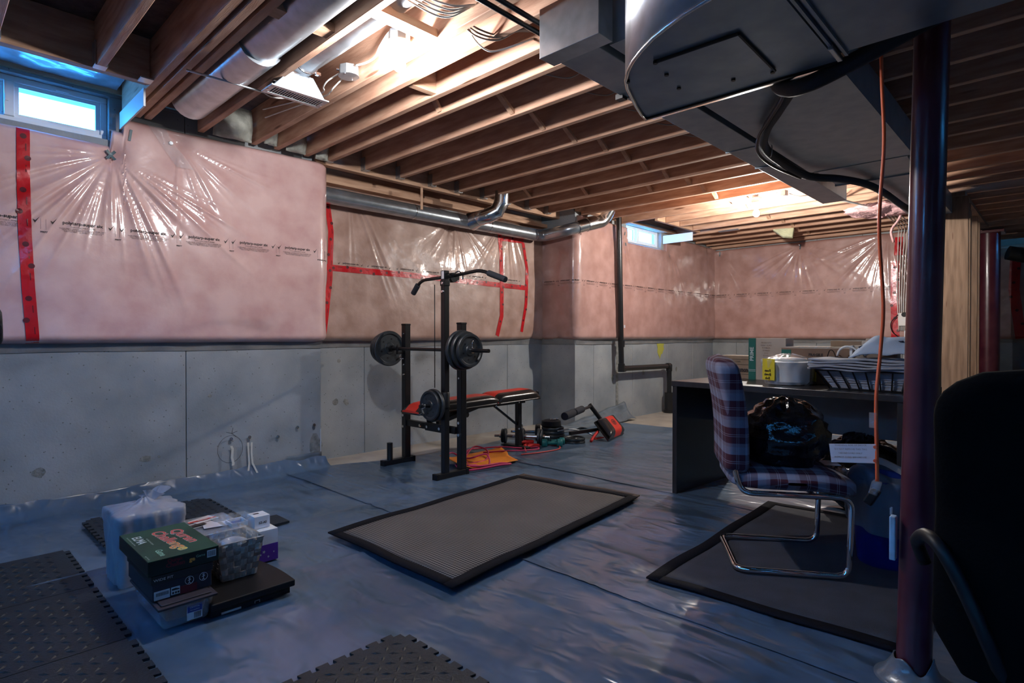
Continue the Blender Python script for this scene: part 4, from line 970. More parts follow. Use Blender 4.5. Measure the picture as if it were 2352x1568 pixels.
tag(bx(4.62,4.76,3.30,3.35,.024,.032).build('strap','strap_red',None),'red strap half under the curl pad','strap')
tag(MB().tube(bez([(4.50,3.27,.03),(4.56,3.29,.05),(4.64,3.31,.08),(4.70,3.33,.09)],5),.014,6).build('red_strap_roll','strap_red',None,smooth=True),'rolled red strap leaning by the curl pad','strap')
tag(MB().tube(bez([(4.35,3.56,.11),(4.48,3.50,.12),(4.60,3.42,.09),(4.68,3.36,.05)],5),.007,6).build('clear_hose','tin',None,smooth=True),'shiny pale tube curving behind the flat plates','tube')
# orange mat, bands
def om(u,v):
    p = Vector((2.86,3.24,0)).lerp(Vector((3.40,3.19,0)),u).lerp(Vector((2.97,3.66,0)).lerp(Vector((3.66,3.66,0)),u),v)
    z = .030 + .012*math.sin(u*PI*1.5)*math.sin(v*PI) + (.035*max(0,.18-u)/.18) + .02*max(0,u-.88)/.12*(1 if v>.5 else 0)
    return (p.x,p.y,z)
tag(MB().grid(om,20,14).build('rubber_mat','mat_orange',None,smooth=True,solid=.003),'thin orange rubber sheet lying under the tangled bands','mat')
def band(name,label,pts,m,r=.007): return tag(MB().tube(bez(pts,6),r,6).build(name,m,None,smooth=True),label,'exercise band')
band('resistance_band','wine red band tangled over the near end of the orange sheet',[(2.80,3.40,.035),(2.88,3.47,.09),(2.97,3.50,.11),(3.03,3.42,.05),(2.98,3.33,.035),(2.90,3.27,.05),(2.99,3.25,.03),(3.10,3.22,.035),(3.15,3.30,.10),(3.08,3.42,.06),(3.16,3.55,.05),(3.30,3.60,.10),(3.33,3.48,.08),(3.22,3.37,.04),(3.08,3.34,.04),(2.95,3.42,.035),(2.90,3.36,.03)],'band_pink')
band('resistance_band','pink band running from the orange sheet toward the bench foot',[(2.88,3.22,.03),(2.98,3.19,.03),(3.15,3.16,.035),(3.26,3.14,.03),(3.20,3.20,.035),(3.02,3.22,.04),(2.92,3.27,.05),(3.05,3.30,.03)],'band_pink',.009)
band('resistance_band','pink and purple band looping behind the orange sheet to the red handles',[(3.18,3.60,.03),(3.30,3.68,.06),(3.45,3.70,.05),(3.62,3.62,.05),(3.80,3.50,.03),(3.92,3.46,.03),(3.86,3.38,.03),(3.70,3.42,.035),(3.55,3.50,.04),(3.40,3.60,.035)],'band_pink')
band('resistance_band','coral red band in a wide loop beyond the orange sheet',[(3.62,3.36,.02),(3.80,3.30,.02),(4.02,3.28,.02),(4.14,3.38,.02),(4.10,3.52,.02),(3.96,3.56,.03),(3.82,3.50,.04),(3.70,3.38,.03)],'band_red',.006)
def handle_(p, a, label):
    t = thing('band_handle',label,'handle',p,a); d = Vector((math.cos(a),math.sin(a),0)); n_ = Vector((-d.y,d.x,0)); c = Vector(p)
    MB().cyl(c-d*.06,c+d*.06,.018,n=14).build('grip','strap_red',t,smooth='auto',bev=.003)
    MB().tube([tuple(c-d*.06),tuple(c-d*.07+n_*.05),tuple(c+n_*.13),tuple(c+d*.07+n_*.05),tuple(c+d*.06)],.010,6).build('webbing','strap_red',t,smooth=True)
handle_((3.93,3.50,.03),-.4,'nearer red padded band handle beside the bench foot')
handle_((3.98,3.62,.045),-.5,'farther red padded band handle beside the bench foot')

# ---------------- foam floor tiles ----------------
def tile(name, label, x0, y0, s, edges, z=.0145, rot=0, cut=None, pat=True):
    """edges: dict side-> +1 teeth out, -1 teeth in, 0 flat"""
    T = .034; N_ = 9; pts = []
    def side(p, q, out):
        p = Vector(p); q = Vector(q); d = (q-p); L_ = d.length; d.normalize(); o = Vector((d.y,-d.x)); n = N_*2+1; st = L_/n; rr=[]
        for k in range(n):
            a = p+d*st*k; b = p+d*st*(k+1)
            if k % 2 and out: rr += [a-d*.002, a+o*T*.62*out-d*.006, b+o*T*.62*out+d*.006, b+d*.002]
            else: rr += [a]
        return rr
    c = [(x0,y0),(x0+s,y0),(x0+s,y0+s),(x0,y0+s)]
    for k,e in enumerate(edges): pts += side(c[k], c[(k+1)%4], e)
    t = thing(name,label,'foam mat',(x0+s/2,y0+s/2,z-.012)); 
    MB().prism([tuple(p) for p in pts], z-.012, z).build('slab','eva',t)
    if pat:
        m = MB(); st = .040; n = int((s-.03)/st)
        for i in range(n):
            for j in range(n):
                cx = x0+.03+i*st; cy = y0+.03+j*st; a = PI/4 if (i+j)%2 else -PI/4
                d = Vector((math.cos(a),math.sin(a)))*.0195; w_ = Vector((-d.y,d.x)).normalized()*.006
                m.add([(cx-d.x,cy-d.y,z),(cx+w_.x,cy+w_.y,z),(cx+d.x,cy+d.y,z),(cx-w_.x,cy-w_.y,z),(cx,cy,z+.0045)],[(0,3,4),(3,2,4),(2,1,4),(1,0,4)])
        m.build('tread_pattern','eva',t,kind='stuff')
S_ = .58
ys = [2.86,2.28,1.70,1.12]
lab = ('at the back by the wall','second from the back','beside the stacked boxes, third from the back','nearest the camera')
for k,y in enumerate(ys):
    tile('foam_tile','dark puzzle-edged foam tile in the left row, '+lab[k],-.075,y,S_-.004,(0,1,0,0))
    if k: tile('foam_tile','dark puzzle-edged foam tile at the picture edge, '+lab[k],-.075-S_,y,S_-.004,(0,0,0,0))
tile('foam_tile','dark puzzle-edged foam tile alone at the bottom centre of the floor',.60,1.08,.555,(1,1,1,1))
tile('foam_tile','dark foam tile half hidden behind the white wrapped box',.66,3.24,.60,(1,1,1,1),z=.03)
tile('foam_tile','small dark foam tile beyond the white cartons',1.27,3.05,.16,(0,0,0,0),z=.026,pat=False)

# ---------------- stacked boxes at left ----------------
t = thing('wrapped_box','tall box wrapped in a knotted white translucent bag','wrapped box',(.69,2.87,0))
bx(.585,.815,2.755,2.975,.015,.285).build('carton','galv_dark',t,bev=.006)
def sack(u,v):
    th = 2*PI*u; c,s_ = math.cos(th), math.sin(th); k = 1/max(abs(c),abs(s_)); k = min(k,1.33)
    if v < .62: r = 1; z = .012+.285*v/.62
    else: w_ = (v-.62)/.38; r = 1-w_*.93; z = .297+.022*math.sin(w_*PI/2)+.02*max(0,w_-.8)/.2
    wr = .012*noise.noise((c*3,s_*3,v*3))+ (.010*abs(math.sin(th*9+noise.noise((c,s_,1))*3))*(1 if v>.5 else .3))
    return (.70+(.122+wr)*k*c*r, 2.865+(.117+wr)*k*s_*r, z+.006*noise.noise((c*4,s_*4,v*6)))
MB().grid(sack,72,26).build('bag','bag_white',t,smooth=True)
def knot(u,v):
    th=2*PI*u; r=(.010+.032*v**1.2)*(1+.3*math.sin(th*5+1)); return (.725+.02*v+r*math.cos(th)*1.2, 2.88+r*math.sin(th)*.7+.01*v, .312+.040*v*(1+.4*math.sin(th*2)))
MB().grid(knot,36,8).build('knot_tail','bag_white',t,smooth=True)
MB().tube([(.70+.018*math.cos(a),2.88+.018*math.sin(a),.32) for a in [k*PI/5 for k in range(10)]],.007,6,closed=True).build('knot','bag_white',t,smooth=True)
# plastic tub
t = thing('plastic_tub','clear plastic tub with a grey-purple lid and blue label, bottom of the box stack','storage tub',(.67,2.38,0))
MB().frus((.60,.745,2.24,2.545),.014,(.585,.762,2.222,2.565),.095).build('tub','clear_box',t,bev=.012,seg=3)
MB().frus((.615,.735,2.26,2.53),.03,(.605,.745,2.245,2.545),.082).build('contents','card_dark',t,bev=.01)
MB().box(.578,.770,2.212,2.575,.094,.103).box(.592,.755,2.228,2.56,.103,.108).build('lid','shoe_grey',t,bev=.004)
MB().box(.672,.722,2.2275,2.231,.028,.082).build('paper_label','label_white',t,bev=.001); MB().box(.673,.721,2.2265,2.2285,.055,.081).build('label_band','blue_print',t)
m = MB(); put_text(m,'CRYSTAL',.008,(.697,2.2255,.072),(1,0,0),(0,0,1)); put_text(m,'StorageBox',.0065,(.697,2.2255,.063),(1,0,0),(0,0,1)); m.build('label_lettering','print_white',t)
m = MB()
for k in range(9): m.box(.695+k*.0026,.6962+k*.0026,2.2268,2.2276,.032,.052)
m.build('barcode','ink',t)
# shoe box
t = thing('shoe_box','grey and red shoe box with black lid in the middle of the stack','shoe box',(.67,2.42,.11))
sx0,sx1,sy0,sy1 = .575,.775,2.275,2.60
bx(sx0+.004,sx1-.004,sy0+.004,sy1-.004,.109,.172).build('box_body','shoe_grey',t,bev=.002)
bx(sx0,sx1,sy0,sy1,.168,.197).build('lid','shoe_black',t,bev=.002)
bx(.665,.72,sy0+.001,sy0+.003,.11,.138).build('red_panel','shoe_red',t)
MB().box(sx0+.008,.632,sy0+.0005,sy0+.003,.112,.142).box(.636,.664,sy0+.0005,sy0+.003,.116,.142).build('size_label','label_white',t)
m = MB()
for k in range(12): m.box(sx0+.014+k*.0034,sx0+.0155+k*.0034,sy0-.0003,sy0+.001,.125,.137)
m.add([(.638,sy0-.0003,.131),(.662,sy0-.0003,.131),(.662,sy0-.0003,.135),(.65,sy0-.0003,.139),(.638,sy0-.0003,.138)],[(0,1,2,3,4)])
for a in (.639,.648,.656): m.box(a,a+.006,sy0-.0003,sy0+.001,.119,.126)
m.build('label_print','ink',t)
m = MB(); put_text(m,'WIDE FIT',.0125,(.612,sy0-.001,.182),(1,0,0),(0,0,1),sx=1.2)
for cx_ in (.695,.742):
    m.tube([(cx_+.014*math.cos(a),sy0+.001,.152+.014*math.sin(a)) for a in [k*PI/10 for k in range(20)]],.0009,4,closed=True)
    for pts_ in (((0,-.008),(0,.004)),((-.005,0),(.005,.002)),((0,-.008),(.004,-.011)),((0,-.006),(-.004,-.011))):
        m.tube([(cx_+a,sy0+.001,.152+b) for a,b in pts_],.0011,4)
    m.tube([(cx_+.0025*math.cos(a),sy0+.001,.1595+.0025*math.sin(a)) for a in [k*PI/4 for k in range(8)]],.001,4,closed=True)
m.build('printed_lettering','label_white',t)
# green game box
t = thing('game_box','dark green board game box with red and orange lettering on top of the stack','game box',(.68,2.47,.2))
gx0,gx1,gy0,gy1,gz = .565,.795,2.275,2.665,.252
bx(gx0,gx1,gy0,gy1,.1985,gz).build('box_lid','box_green',t,bev=.0015)
bx(gx0-.0006,gx0+.001,gy0,gy1,.20,gz-.002).build('side_panel','box_darkgreen',t)
bx(gx0+.002,gx1-.002,gy0-.0006,gy0+.001,.20,gz-.002).build('side_panel','box_darkgreen',t)
U=(0,-1,0); U2=(.08,-1,0); V_=(1,0,0); zt=gz+.0006
m=MB(); put_text(m,'Quran',.056,(.740,2.485,zt),U2,V_,3,.0024,1.4); m.build('lettering_outline','print_white',t)
m=MB(); put_text(m,'Quran',.056,(.740,2.485,zt+.0005),U2,V_,3,.0010,1.4); m.build('lettering','print_red',t)
cols=['print_red']*5+['print_orange']*2+['print_yellow']*2
m=MB(); put_text(m,'Challenge',.060,(.685,2.465,zt),U2,V_,3,.0024,1.22); m.build('lettering_outline','print_white',t)
vs_,fs_ = text_mesh('Challenge',.060,3,.0010)
w0=min(v[0] for v in vs_); w1=max(v[0] for v in vs_)
for lo,hi,mm in ((0,.60,'print_red'),(.60,.86,'print_orange'),(.86,1.01,'print_yellow')):
    ff=[f for f in fs_ if lo <= (sum(vs_[i][0] for i in f)/len(f)-w0)/(w1-w0) < hi]
    ids=sorted({i for f in ff for i in f}); mp={i:k for k,i in enumerate(ids)}
    MB().add([(.685+vs_[i][1]+vs_[i][0]*.08*1.22,2.465-vs_[i][0]*1.22,zt+.0005) for i in ids],[tuple(mp[i] for i in f) for f in ff]).build('lettering',mm,t)
m=MB(); put_text(m,'Game',.032,(.622,2.345,zt),U,V_,2,.0006)
m.build('lettering','print_mint',t)
m=MB(); put_text(m,'ELMA',.042,(.602,2.545,zt),U,V_,2,.001); put_text(m,'An Islamic board game',.010,(.628,2.50,zt),U,V_,1); put_text(m,'for the whole family to play and learn',.008,(.578,2.55,zt),U,V_,1); put_text(m,'ages 6+ and up',.008,(.575,2.32,zt),U,V_,1)
m.build('lettering','print_white',t)
m=MB(); put_text(m,'Quran',.018,(.648,gy0-.0012,.240),(1,0,0),(0,0,1),2,.001); put_text(m,'Challen',.020,(.650,gy0-.0012,.224),(1,0,0),(0,0,1),2,.001); m.build('lettering','shoe_red',t)
m=MB(); put_text(m,'ge',.020,(.704,gy0-.0012,.226),(1,0,0),(0,0,1),2,.001); m.build('lettering','print_orange',t)
m=MB(); put_text(m,'Game',.013,(.732,gy0-.0012,.232),(1,0,0),(0,0,1),2); m.build('lettering','print_mint',t)
bx(.754,.785,gy0-.0015,gy0,.217,.243).build('barcode_label','label_white',t)
m=MB()
for k in range(10): m.box(.757+k*.0026,.758+k*.0026,gy0-.002,gy0-.0012,.221,.240)
m.build('barcode','ink',t)
# game console
t = thing('game_console','flat black game console with a rounded top edge on the floor','game console',(.9,2.37,0))
def con(x0,x1,y0,y1): 
    P=[(x0,y0),(x1-.01,y0)]; 
    for k in range(9):
        a=k/8; P.append((x1-.005+.012*math.sin(a*PI)-.02*a, y0+(y1-y0)*a))
    P += [(x0,y1)]; return P
MB().prism(con(.752,1.05,2.225,2.52),.010,.045).build('console_base','black_plastic',t,bev=.003)
MB().prism(con(.745,1.062,2.205,2.535),.040,.066).build('console_lid','black_plastic',t,bev=.006,seg=3)
for z in (.036,.031,.026): bx(.79,1.04,2.222,2.226,z,z+.0018).build('vent_slot','rubber',t)
bx(.785,.855,2.222,2.2255,.013,.020).build('silver_sticker','label_white',t)
MB().box(.905,.925,2.2225,2.2255,.022,.024).box(.905,.907,2.2225,2.2255,.014,.024).box(.923,.925,2.2225,2.2255,.014,.024).build('port','tin',t)
# woven basket with cellophane
t = thing('woven_basket','small woven strip basket wrapped in crinkled cellophane standing on the console','basket',(.9,2.43,.068))
b0=(.845,.975,2.375,2.50); b1=(.812,.992,2.345,2.515); z0,z1=.068,.222
rows,colsn=6,6
for side in range(4):
    for r_ in range(rows):
        for c_ in range(colsn):
            def P_(u,v):
                k=v; X0=b0[0]+(b1[0]-b0[0])*k; X1=b0[1]+(b1[1]-b0[1])*k; Y0=b0[2]+(b1[2]-b0[2])*k; Y1=b0[3]+(b1[3]-b0[3])*k; z=z0+(z1-z0)*v
                return [(X0+(X1-X0)*u,Y0,z),(X1,Y0+(Y1-Y0)*u,z),(X1-(X1-X0)*u,Y1,z),(X0,Y1-(Y1-Y0)*u,z)][side]
            nrm=[(0,-1),(1,0),(0,1),(-1,0)][side]; u0=c_/colsn+.004;u1=(c_+1)/colsn-.004;v0=r_/rows+.004;v1=(r_+1)/rows-.004; bulge=.0045 if (r_+c_)%2 else .002
            vs=[P_(u0,v0),P_(u1,v0),P_(u1,v1),P_(u0,v1)]; um=(u0+u1)/2; vm=(v0+v1)/2
            if (r_+c_)%2: mid=[P_(u0,vm),P_(u1,vm)]; 
            off=lambda p,o:(p[0]+nrm[0]*o,p[1]+nrm[1]*o,p[2])
            if (r_+c_)%2:
                ca,cb=off(P_(um,v0),bulge),off(P_(um,v1),bulge); MB().add([vs[0],ca,vs[1],vs[2],cb,vs[3]],[(0,1,4,5),(1,2,3,4)]).build('woven_strip','wicker',t)
            else:
                ca,cb=off(P_(u0,vm),bulge),off(P_(u1,vm),bulge); MB().add([vs[0],vs[1],cb,vs[2],vs[3],ca],[(0,1,2,5),(5,2,3,4)]).build('woven_strip','wicker_dark',t)
m=MB(); m.frus(b0,z0,b0,z0+.004); m.build('basket_floor','wicker_dark',t)
MB().tube([(b1[0],b1[2],z1),(b1[1],b1[2],z1),(b1[1],b1[3],z1),(b1[0],b1[3],z1)],.004,4,closed=True).build('rim','wicker',t)
def cel(u,v):
    th=2*PI*u; c,s_=math.cos(th),math.sin(th); k=min(1/max(abs(c),abs(s_)),1.3)
    if v<.7: w_=v/.7; r=1-.78*w_**1.3; z=.215+.05*w_
    else: w_=(v-.7)/.3; r=.22+.5*w_; z=.265+.035*w_
    r*=1+.16*math.sin(th*11+2*noise.noise((c*2,s_*2,v)))
    return (.903+.088*k*c*r,2.43+.083*k*s_*r,z+.008*noise.noise((c*5,s_*5,v*5)))
MB().grid(cel,66,18).build('cellophane','clear',t,smooth=True)
MB().lathe([(.06,.17),(.055,.20),(.03,.212),(.01,.215)],Matrix.Translation((.903,2.43,0)),14).build('contents','paper',t,smooth=True)
# clamshell document box
t = thing('document_case','clear plastic case of papers with a red-headed card on top behind the game box','plastic case',(.95,2.77,0))
MB().frus((.84,1.05,2.62,2.93),.014,(.835,1.055,2.61,2.94),.165).build('case','clear_box',t,bev=.012,seg=3)
bx(.85,1.04,2.63,2.92,.02,.12).build('papers','paper',t,bev=.003)
for k in range(3): MB().box(.845-.002*k,1.045,2.60-.004*k,2.93,.165+.007*k,.170+.007*k).build('tray','clear_box',t,bev=.003)
for a,(x,y,r) in enumerate(((.90,2.80,.15),(.95,2.74,-.2),(.93,2.85,.4))):
    M=Matrix.Translation((x,y,.186+.0018*a)) @ Matrix.Rotation(r,4,'Z'); MB().box(-.055,.055,-.035,.035,0,.0012,M).build('loose_card','label_white',t)
M=Matrix.Translation((.925,2.815,.1925)) @ Matrix.Rotation(.15,4,'Z'); MB().box(-.06,.06,.02,.035,0,.001,M).build('red_heading','print_red',t)
m=MB(); put_text(m,'EXPRESS',.012,(.925,2.842,.1937),(.99,.15,0),(-.15,.99,0),1,.0006); m.build('heading_lettering','label_white',t)
M=Matrix.Translation((.905,2.79,.1925)) @ Matrix.Rotation(.15,4,'Z'); MB().box(-.05,.01,-.02,.008,0,.001,M).build('dark_print','ink',t)
# white cartons
t = thing('white_carton','white and purple carton standing beyond the basket','carton',(1.1,2.67,0))
bx(1.06,1.165,2.60,2.76,.014,.090).build('purple_band','purple',t,bev=.001); bx(1.0605,1.1645,2.6005,2.7595,.090,.155).build('carton_top','white',t,bev=.001)
m=MB()
for x,z,r in ((1.085,.05,.006),(1.10,.06,.008),(1.145,.052,.005),(1.12,.035,.006)):
    for k in range(5):
        a=k*2*PI/5; m.add([(x+math.cos(a)*r,2.5992,z+math.sin(a)*r),(x+math.cos(a+.5)*r*.5,2.5992,z+math.sin(a+.5)*r*.5),(x,2.5992,z),(x+math.cos(a-.5)*r*.5,2.5992,z+math.sin(a-.5)*r*.5)],[(0,1,2,3)])
m.build('printed_flowers','print_white',t)
t = thing('white_carton','small white device carton with a dark picture, standing on the purple carton','carton',(1.12,2.70,.157))
bx(1.075,1.145,2.64,2.72,.157,.212).build('carton_body','white',t,bev=.001)
m=MB(); put_text(m,'SZ-A5',.014,(1.112,2.639,.182),(1,0,0),(0,0,1),1,.0006); put_text(m,'SMART WATCH',.005,(1.12,2.665,.2126),(1,0,0),(0,1,0),1); m.box(1.09,1.115,2.685,2.70,.2121,.2128); m.build('print','ink',t)
t = thing('white_carton','open-topped white carton with a blue inside, left of the small device carton','carton',(1.02,2.7,.0))
MB().box(.985,1.055,2.66,2.664,.14,.20).box(.985,1.055,2.736,2.74,.14,.20).box(.985,.989,2.664,2.736,.14,.20).box(1.051,1.055,2.664,2.736,.14,.20).build('carton_sides','white',t)
bx(.989,1.051,2.664,2.736,.185,.188).build('blue_lining','blue_print',t); bx(.98,1.058,2.655,2.745,.014,.14).build('carton_base','white',t,bev=.001)

# ---------------- wall hooks, straps ----------------
for k,(x,z) in enumerate(((1.562,.309),(1.688,.306),(1.895,.283),(2.047,.337),(2.182,.339))):
    tag(MB().cyl((x,4.252,z-.008),(x,4.225,z),.007,n=10).cyl((x,4.228,z),(x,4.222,z+.001),.012,n=10).build('anchor_bolt','galv_bright',None,smooth='auto'),'small anchor bolt low in the left wall, %s from the left'%('first','second','third','fourth','fifth')[k],'bolt')
def ribbon(pts,w_,m,name,label):
    mb=MB(); vs=[]
    for p in pts: vs += [(p[0]-w_/2,p[1],p[2]),(p[0]+w_/2,p[1],p[2])]
    mb.add(vs,[(2*i,2*i+1,2*i+3,2*i+2) for i in range(len(pts)-1)]); return tag(mb.build(name,m,None,solid=.002),label,'strap')
ribbon([(1.676,4.222,.27),(1.679,4.219,.20),(1.683,4.219,.12),(1.672,4.216,.04)],.013,'zip_white','white_strap','left leg of the white strap pair hanging from the second wall bolt')
ribbon([(1.700,4.218,.27),(1.697,4.215,.20),(1.704,4.214,.12),(1.735,4.205,.045)],.013,'zip_white','white_strap','right leg of the white strap pair hanging from the second wall bolt')
ribbon([(1.560,4.22,.262),(1.568,4.216,.24),(1.563,4.216,.18),(1.572,4.214,.14),(1.568,4.212,.125)],.016,'zip_white','short_strap','short twisted pale strap hanging under the first wall bolt')
# ---------------- mats ----------------
def mat4(name,label,c,edge_w,m_in,m_edge,z,bow=.004):
    """c: four corners near-left, near-right..., bilinear; border strips are parts"""
    c=[Vector((*p,0)) for p in c]
    def P_(u,v):
        p=c[0].lerp(c[1],u).lerp(c[3].lerp(c[2],u),v); e=.006*math.sin(u*9)*math.sin(v*7)*(1 if bow else 0)
        return (p.x+.004*math.sin(v*11),p.y+.004*math.sin(u*13),z+max(0,e)+bow*noise.noise((u*4,v*3,z*50)))
    L1=(c[1]-c[0]).length; L2=(c[3]-c[0]).length; a=edge_w/L1; b=edge_w/L2
    ctr=(c[0]+c[1]+c[2]+c[3])/4; t=thing(name,label,'mat',(ctr.x,ctr.y,z))
    MB().grid(lambda u,v:P_(a+(1-2*a)*u,b+(1-2*b)*v),30,20).build('woven_field',m_in,t,smooth=True,solid=.005)
    up=lambda p:(p[0],p[1],p[2]+.0015)
    MB().grid(lambda u,v:up(P_(u,b*v)),30,2).build('binding',m_edge,t,smooth=True,solid=.007)
    MB().grid(lambda u,v:up(P_(u,1-b*v)),30,2).build('binding',m_edge,t,smooth=True,solid=.007)
    MB().grid(lambda u,v:up(P_(a*v,b+(1-2*b)*u)),20,2).build('binding',m_edge,t,smooth=True,solid=.007)
    MB().grid(lambda u,v:up(P_(1-a*v,b+(1-2*b)*u)),20,2).build('binding',m_edge,t,smooth=True,solid=.007)
mat4('floor_mat','brown-edged mat lying mostly hidden under the large woven mat',[(1.60,1.80),(3.185,1.935),(3.10,2.85),(1.62,2.69)],.035,'rug2','rug_brown',.024)
mat4('floor_mat','large tan woven mat with black binding in the middle of the floor',[(1.478,1.745),(3.11,1.905),(3.005,2.825),(1.470,2.70)],.055,'rug_weave','rug_edge',.034)
mat4('floor_mat','dark grey mat with black binding under the plaid chair',[(2.185,.33),(3.70,.33),(3.635,1.31),(2.135,1.265)],.055,'rug2','rug_edge',.018)

# ---------------- desk ----------------
rz = math.radians(-4)
dk = thing('office_desk','black laminate desk with a grey back panel at the right','desk',(3.42,1.84,0),rz)
MD = Matrix.Translation((3.42,1.84,0)) @ Matrix.Rotation(rz,4,'Z')   # local: x back, y = along (negative to the right)
def D_(x,y,z): return tuple(MD @ Vector((x,y,z)))
def dbox(name,m,x0,x1,y0,y1,z0,z1,par=dk,**k): return MB().box(x0,x1,y0,y1,z0,z1,MD).build(name,m,par,**k)
LD = 1.28
dbox('desk_top','desk',-.005,.745,-LD,.005,.708,.742,bev=.002)
dbox('side_panel','desk',.0,.74,-.032,0,.012,.708,bev=.002)
dbox('side_panel','desk',.0,.74,-LD,-LD+.032,.012,.708,bev=.002)
dbox('modesty_panel','desk_grey',.50,.518,-LD+.032,-.032,.44,.708)
for y in (-.02,-LD+.02): dbox('foot','black_plastic',.05,.08,y-.012,y+.012,.006,.013)
ZD=.742
def carton(name,label,x0,x1,y0,y1,z0,z1,m,cat='box',**k):
    t=thing(name,label,cat,D_((x0+x1)/2,(y0+y1)/2,z0),rz); MB().box(x0,x1,y0,y1,z0,z1,MD).build('carton',m,t,bev=.002); return t
t=carton('cardboard_box','low cardboard box lettered in black at the left back of the desk',.52,.70,-.27,-.03,ZD,ZD+.155,'card')
m=MB(); put_text(m,'Diamond',.045,D_(.518,-.215,ZD+.06),MD.to_3x3()@Vector((0,-1,0)),(0,0,1),2,.002,.62); put_text(m,'CRYSTAL CLEAR',.014,D_(.518,-.15,ZD+.115),MD.to_3x3()@Vector((0,-1,0)),(0,0,1),1)
for z in (.03,.095,.13): m.add([D_(.518,-.09,ZD+z),D_(.518,-.26,ZD+z),D_(.518,-.26,ZD+z+.002),D_(.518,-.09,ZD+z+.002)],[(0,1,2,3)])
m.build('lettering','ink',t)
t=carton('white_box','tall pale box with a green spine standing behind the bowls',.50,.62,-.51,-.265,ZD,ZD+.275,'card_pale')
MB().box(.497,.50,-.315,-.267,ZD,ZD+.275,MD).build('green_spine','green_print',t)
m=MB(); put_text(m,'PRIME',.035,D_(.495,-.291,ZD+.17),(0,0,1),MD.to_3x3()@Vector((0,1,0)),2,.001); m.box(.495,.498,-.315,-.267,ZD+.055,ZD+.058,MD); m.box(.495,.498,-.315,-.267,ZD+.064,ZD+.067,MD); m.build('spine_lettering','print_white',t)
m=MB()
for i in range(7):
    put_text(m,('PRODUCTS','WINE GLASS','TUMBLER','GOBLET','JUG','BOWL','PLATE')[i],.013,D_(.497,-.385,ZD+.245-i*.017),MD.to_3x3()@Vector((0,-1,0)),(0,0,1),1)
m.build('printed_list','card_dark',t)
t=carton('cardboard_box','flat brown carton with a green end lying behind the bowls',.42,.72,-.98,-.515,ZD,ZD+.215,'card_dark')
MB().box(.418,.421,-.575,-.517,ZD,ZD+.205,MD).build('green_end','green_print',t)
m=MB(); put_text(m,'FRAGILE',.022,D_(.418,-.72,ZD+.175),MD.to_3x3()@Vector((0,-1,0)),(0,0,1),1,.001); put_text(m,'HANDLE WITH CARE',.012,D_(.418,-.72,ZD+.155),MD.to_3x3()@Vector((0,-1,0)),(0,0,1),1); m.build('lettering','ink',t)
MB().box(.44,.74,-.98,-.50,ZD+.215,ZD+.224,MD).build('lid_flap','card_pale',t); MB().box(.419,.50,-.80,-.62,ZD+.212,ZD+.2255,MD).build('clear_tape','clear',t)
t=carton('cardboard_box','light tan carton at the back of the desk, seen over the brown one',.60,.74,-1.02,-.74,ZD+.225,ZD+.26,'card'); MB().box(.599,.66,-.93,-.83,ZD+.255,ZD+.262,MD).build('clear_tape','clear',t)
# bowls in clear bag
t=thing('foam_bowl_pack','stack of white foam bowls in clear wrap with yellow labels on the desk','bowl pack',D_(.30,-.66,ZD))
c_=D_(.27,-.62,ZD); M=Matrix.Translation(c_)
MB().lathe([(.10,.004),(.115,.02),(.118,.10),(.135,.13),(.138,.136),(.12,.142)],M,32).build('bowl_stack','styro',t,smooth='auto')
MB().lathe([(.105,.142),(.10,.156),(.04,.162),(.004,.163)],M,32).build('top_bowl','styro',t,smooth=True)
def wrap_(u,v):
    th=2*PI*u; 
    if v<.75: w_=v/.75; r=.125+.025*w_; z=.004+.145*w_
    else: w_=(v-.75)/.25; r=.15*(1-w_*.85); z=.15+.035*w_
    r*=1+.05*math.sin(th*13+3*noise.noise((math.cos(th),math.sin(th),v*2)))
    return (c_[0]+r*math.cos(th),c_[1]+r*math.sin(th),c_[2]+z+.006*noise.noise((math.cos(th)*4,math.sin(th)*4,v*6)))
MB().grid(wrap_,72,20).build('clear_wrap','clear',t,smooth=True)
def lab_(a0,a1,z0,z1,n=8):
    m=MB(); vs=[]
    for k in range(n+1):
        a=a0+(a1-a0)*k/n
        for z in (z0,z1): vs.append((c_[0]+.147*math.cos(a),c_[1]+.147*math.sin(a),c_[2]+z))
    return m.add(vs,[(2*k,2*k+2,2*k+3,2*k+1) for k in range(n)])
lab_(2.2,2.95,.03,.155).build('yellow_label','yellow',t,solid=.002); lab_(-1.35,-.75,.02,.13).build('yellow_label','yellow',t,solid=.002)
m=MB()
for i,s_ in enumerate(('Foam','Bowls','Bols')):
    a=2.62; d=Vector((math.sin(a),-math.cos(a),0)); put_text(m,s_,.022,(c_[0]+.1495*math.cos(a),c_[1]+.1495*math.sin(a),c_[2]+.085-.022*i),-d if d.x<0 else d,(0,0,1),1,.0006)
m.build('label_lettering','ink',t)
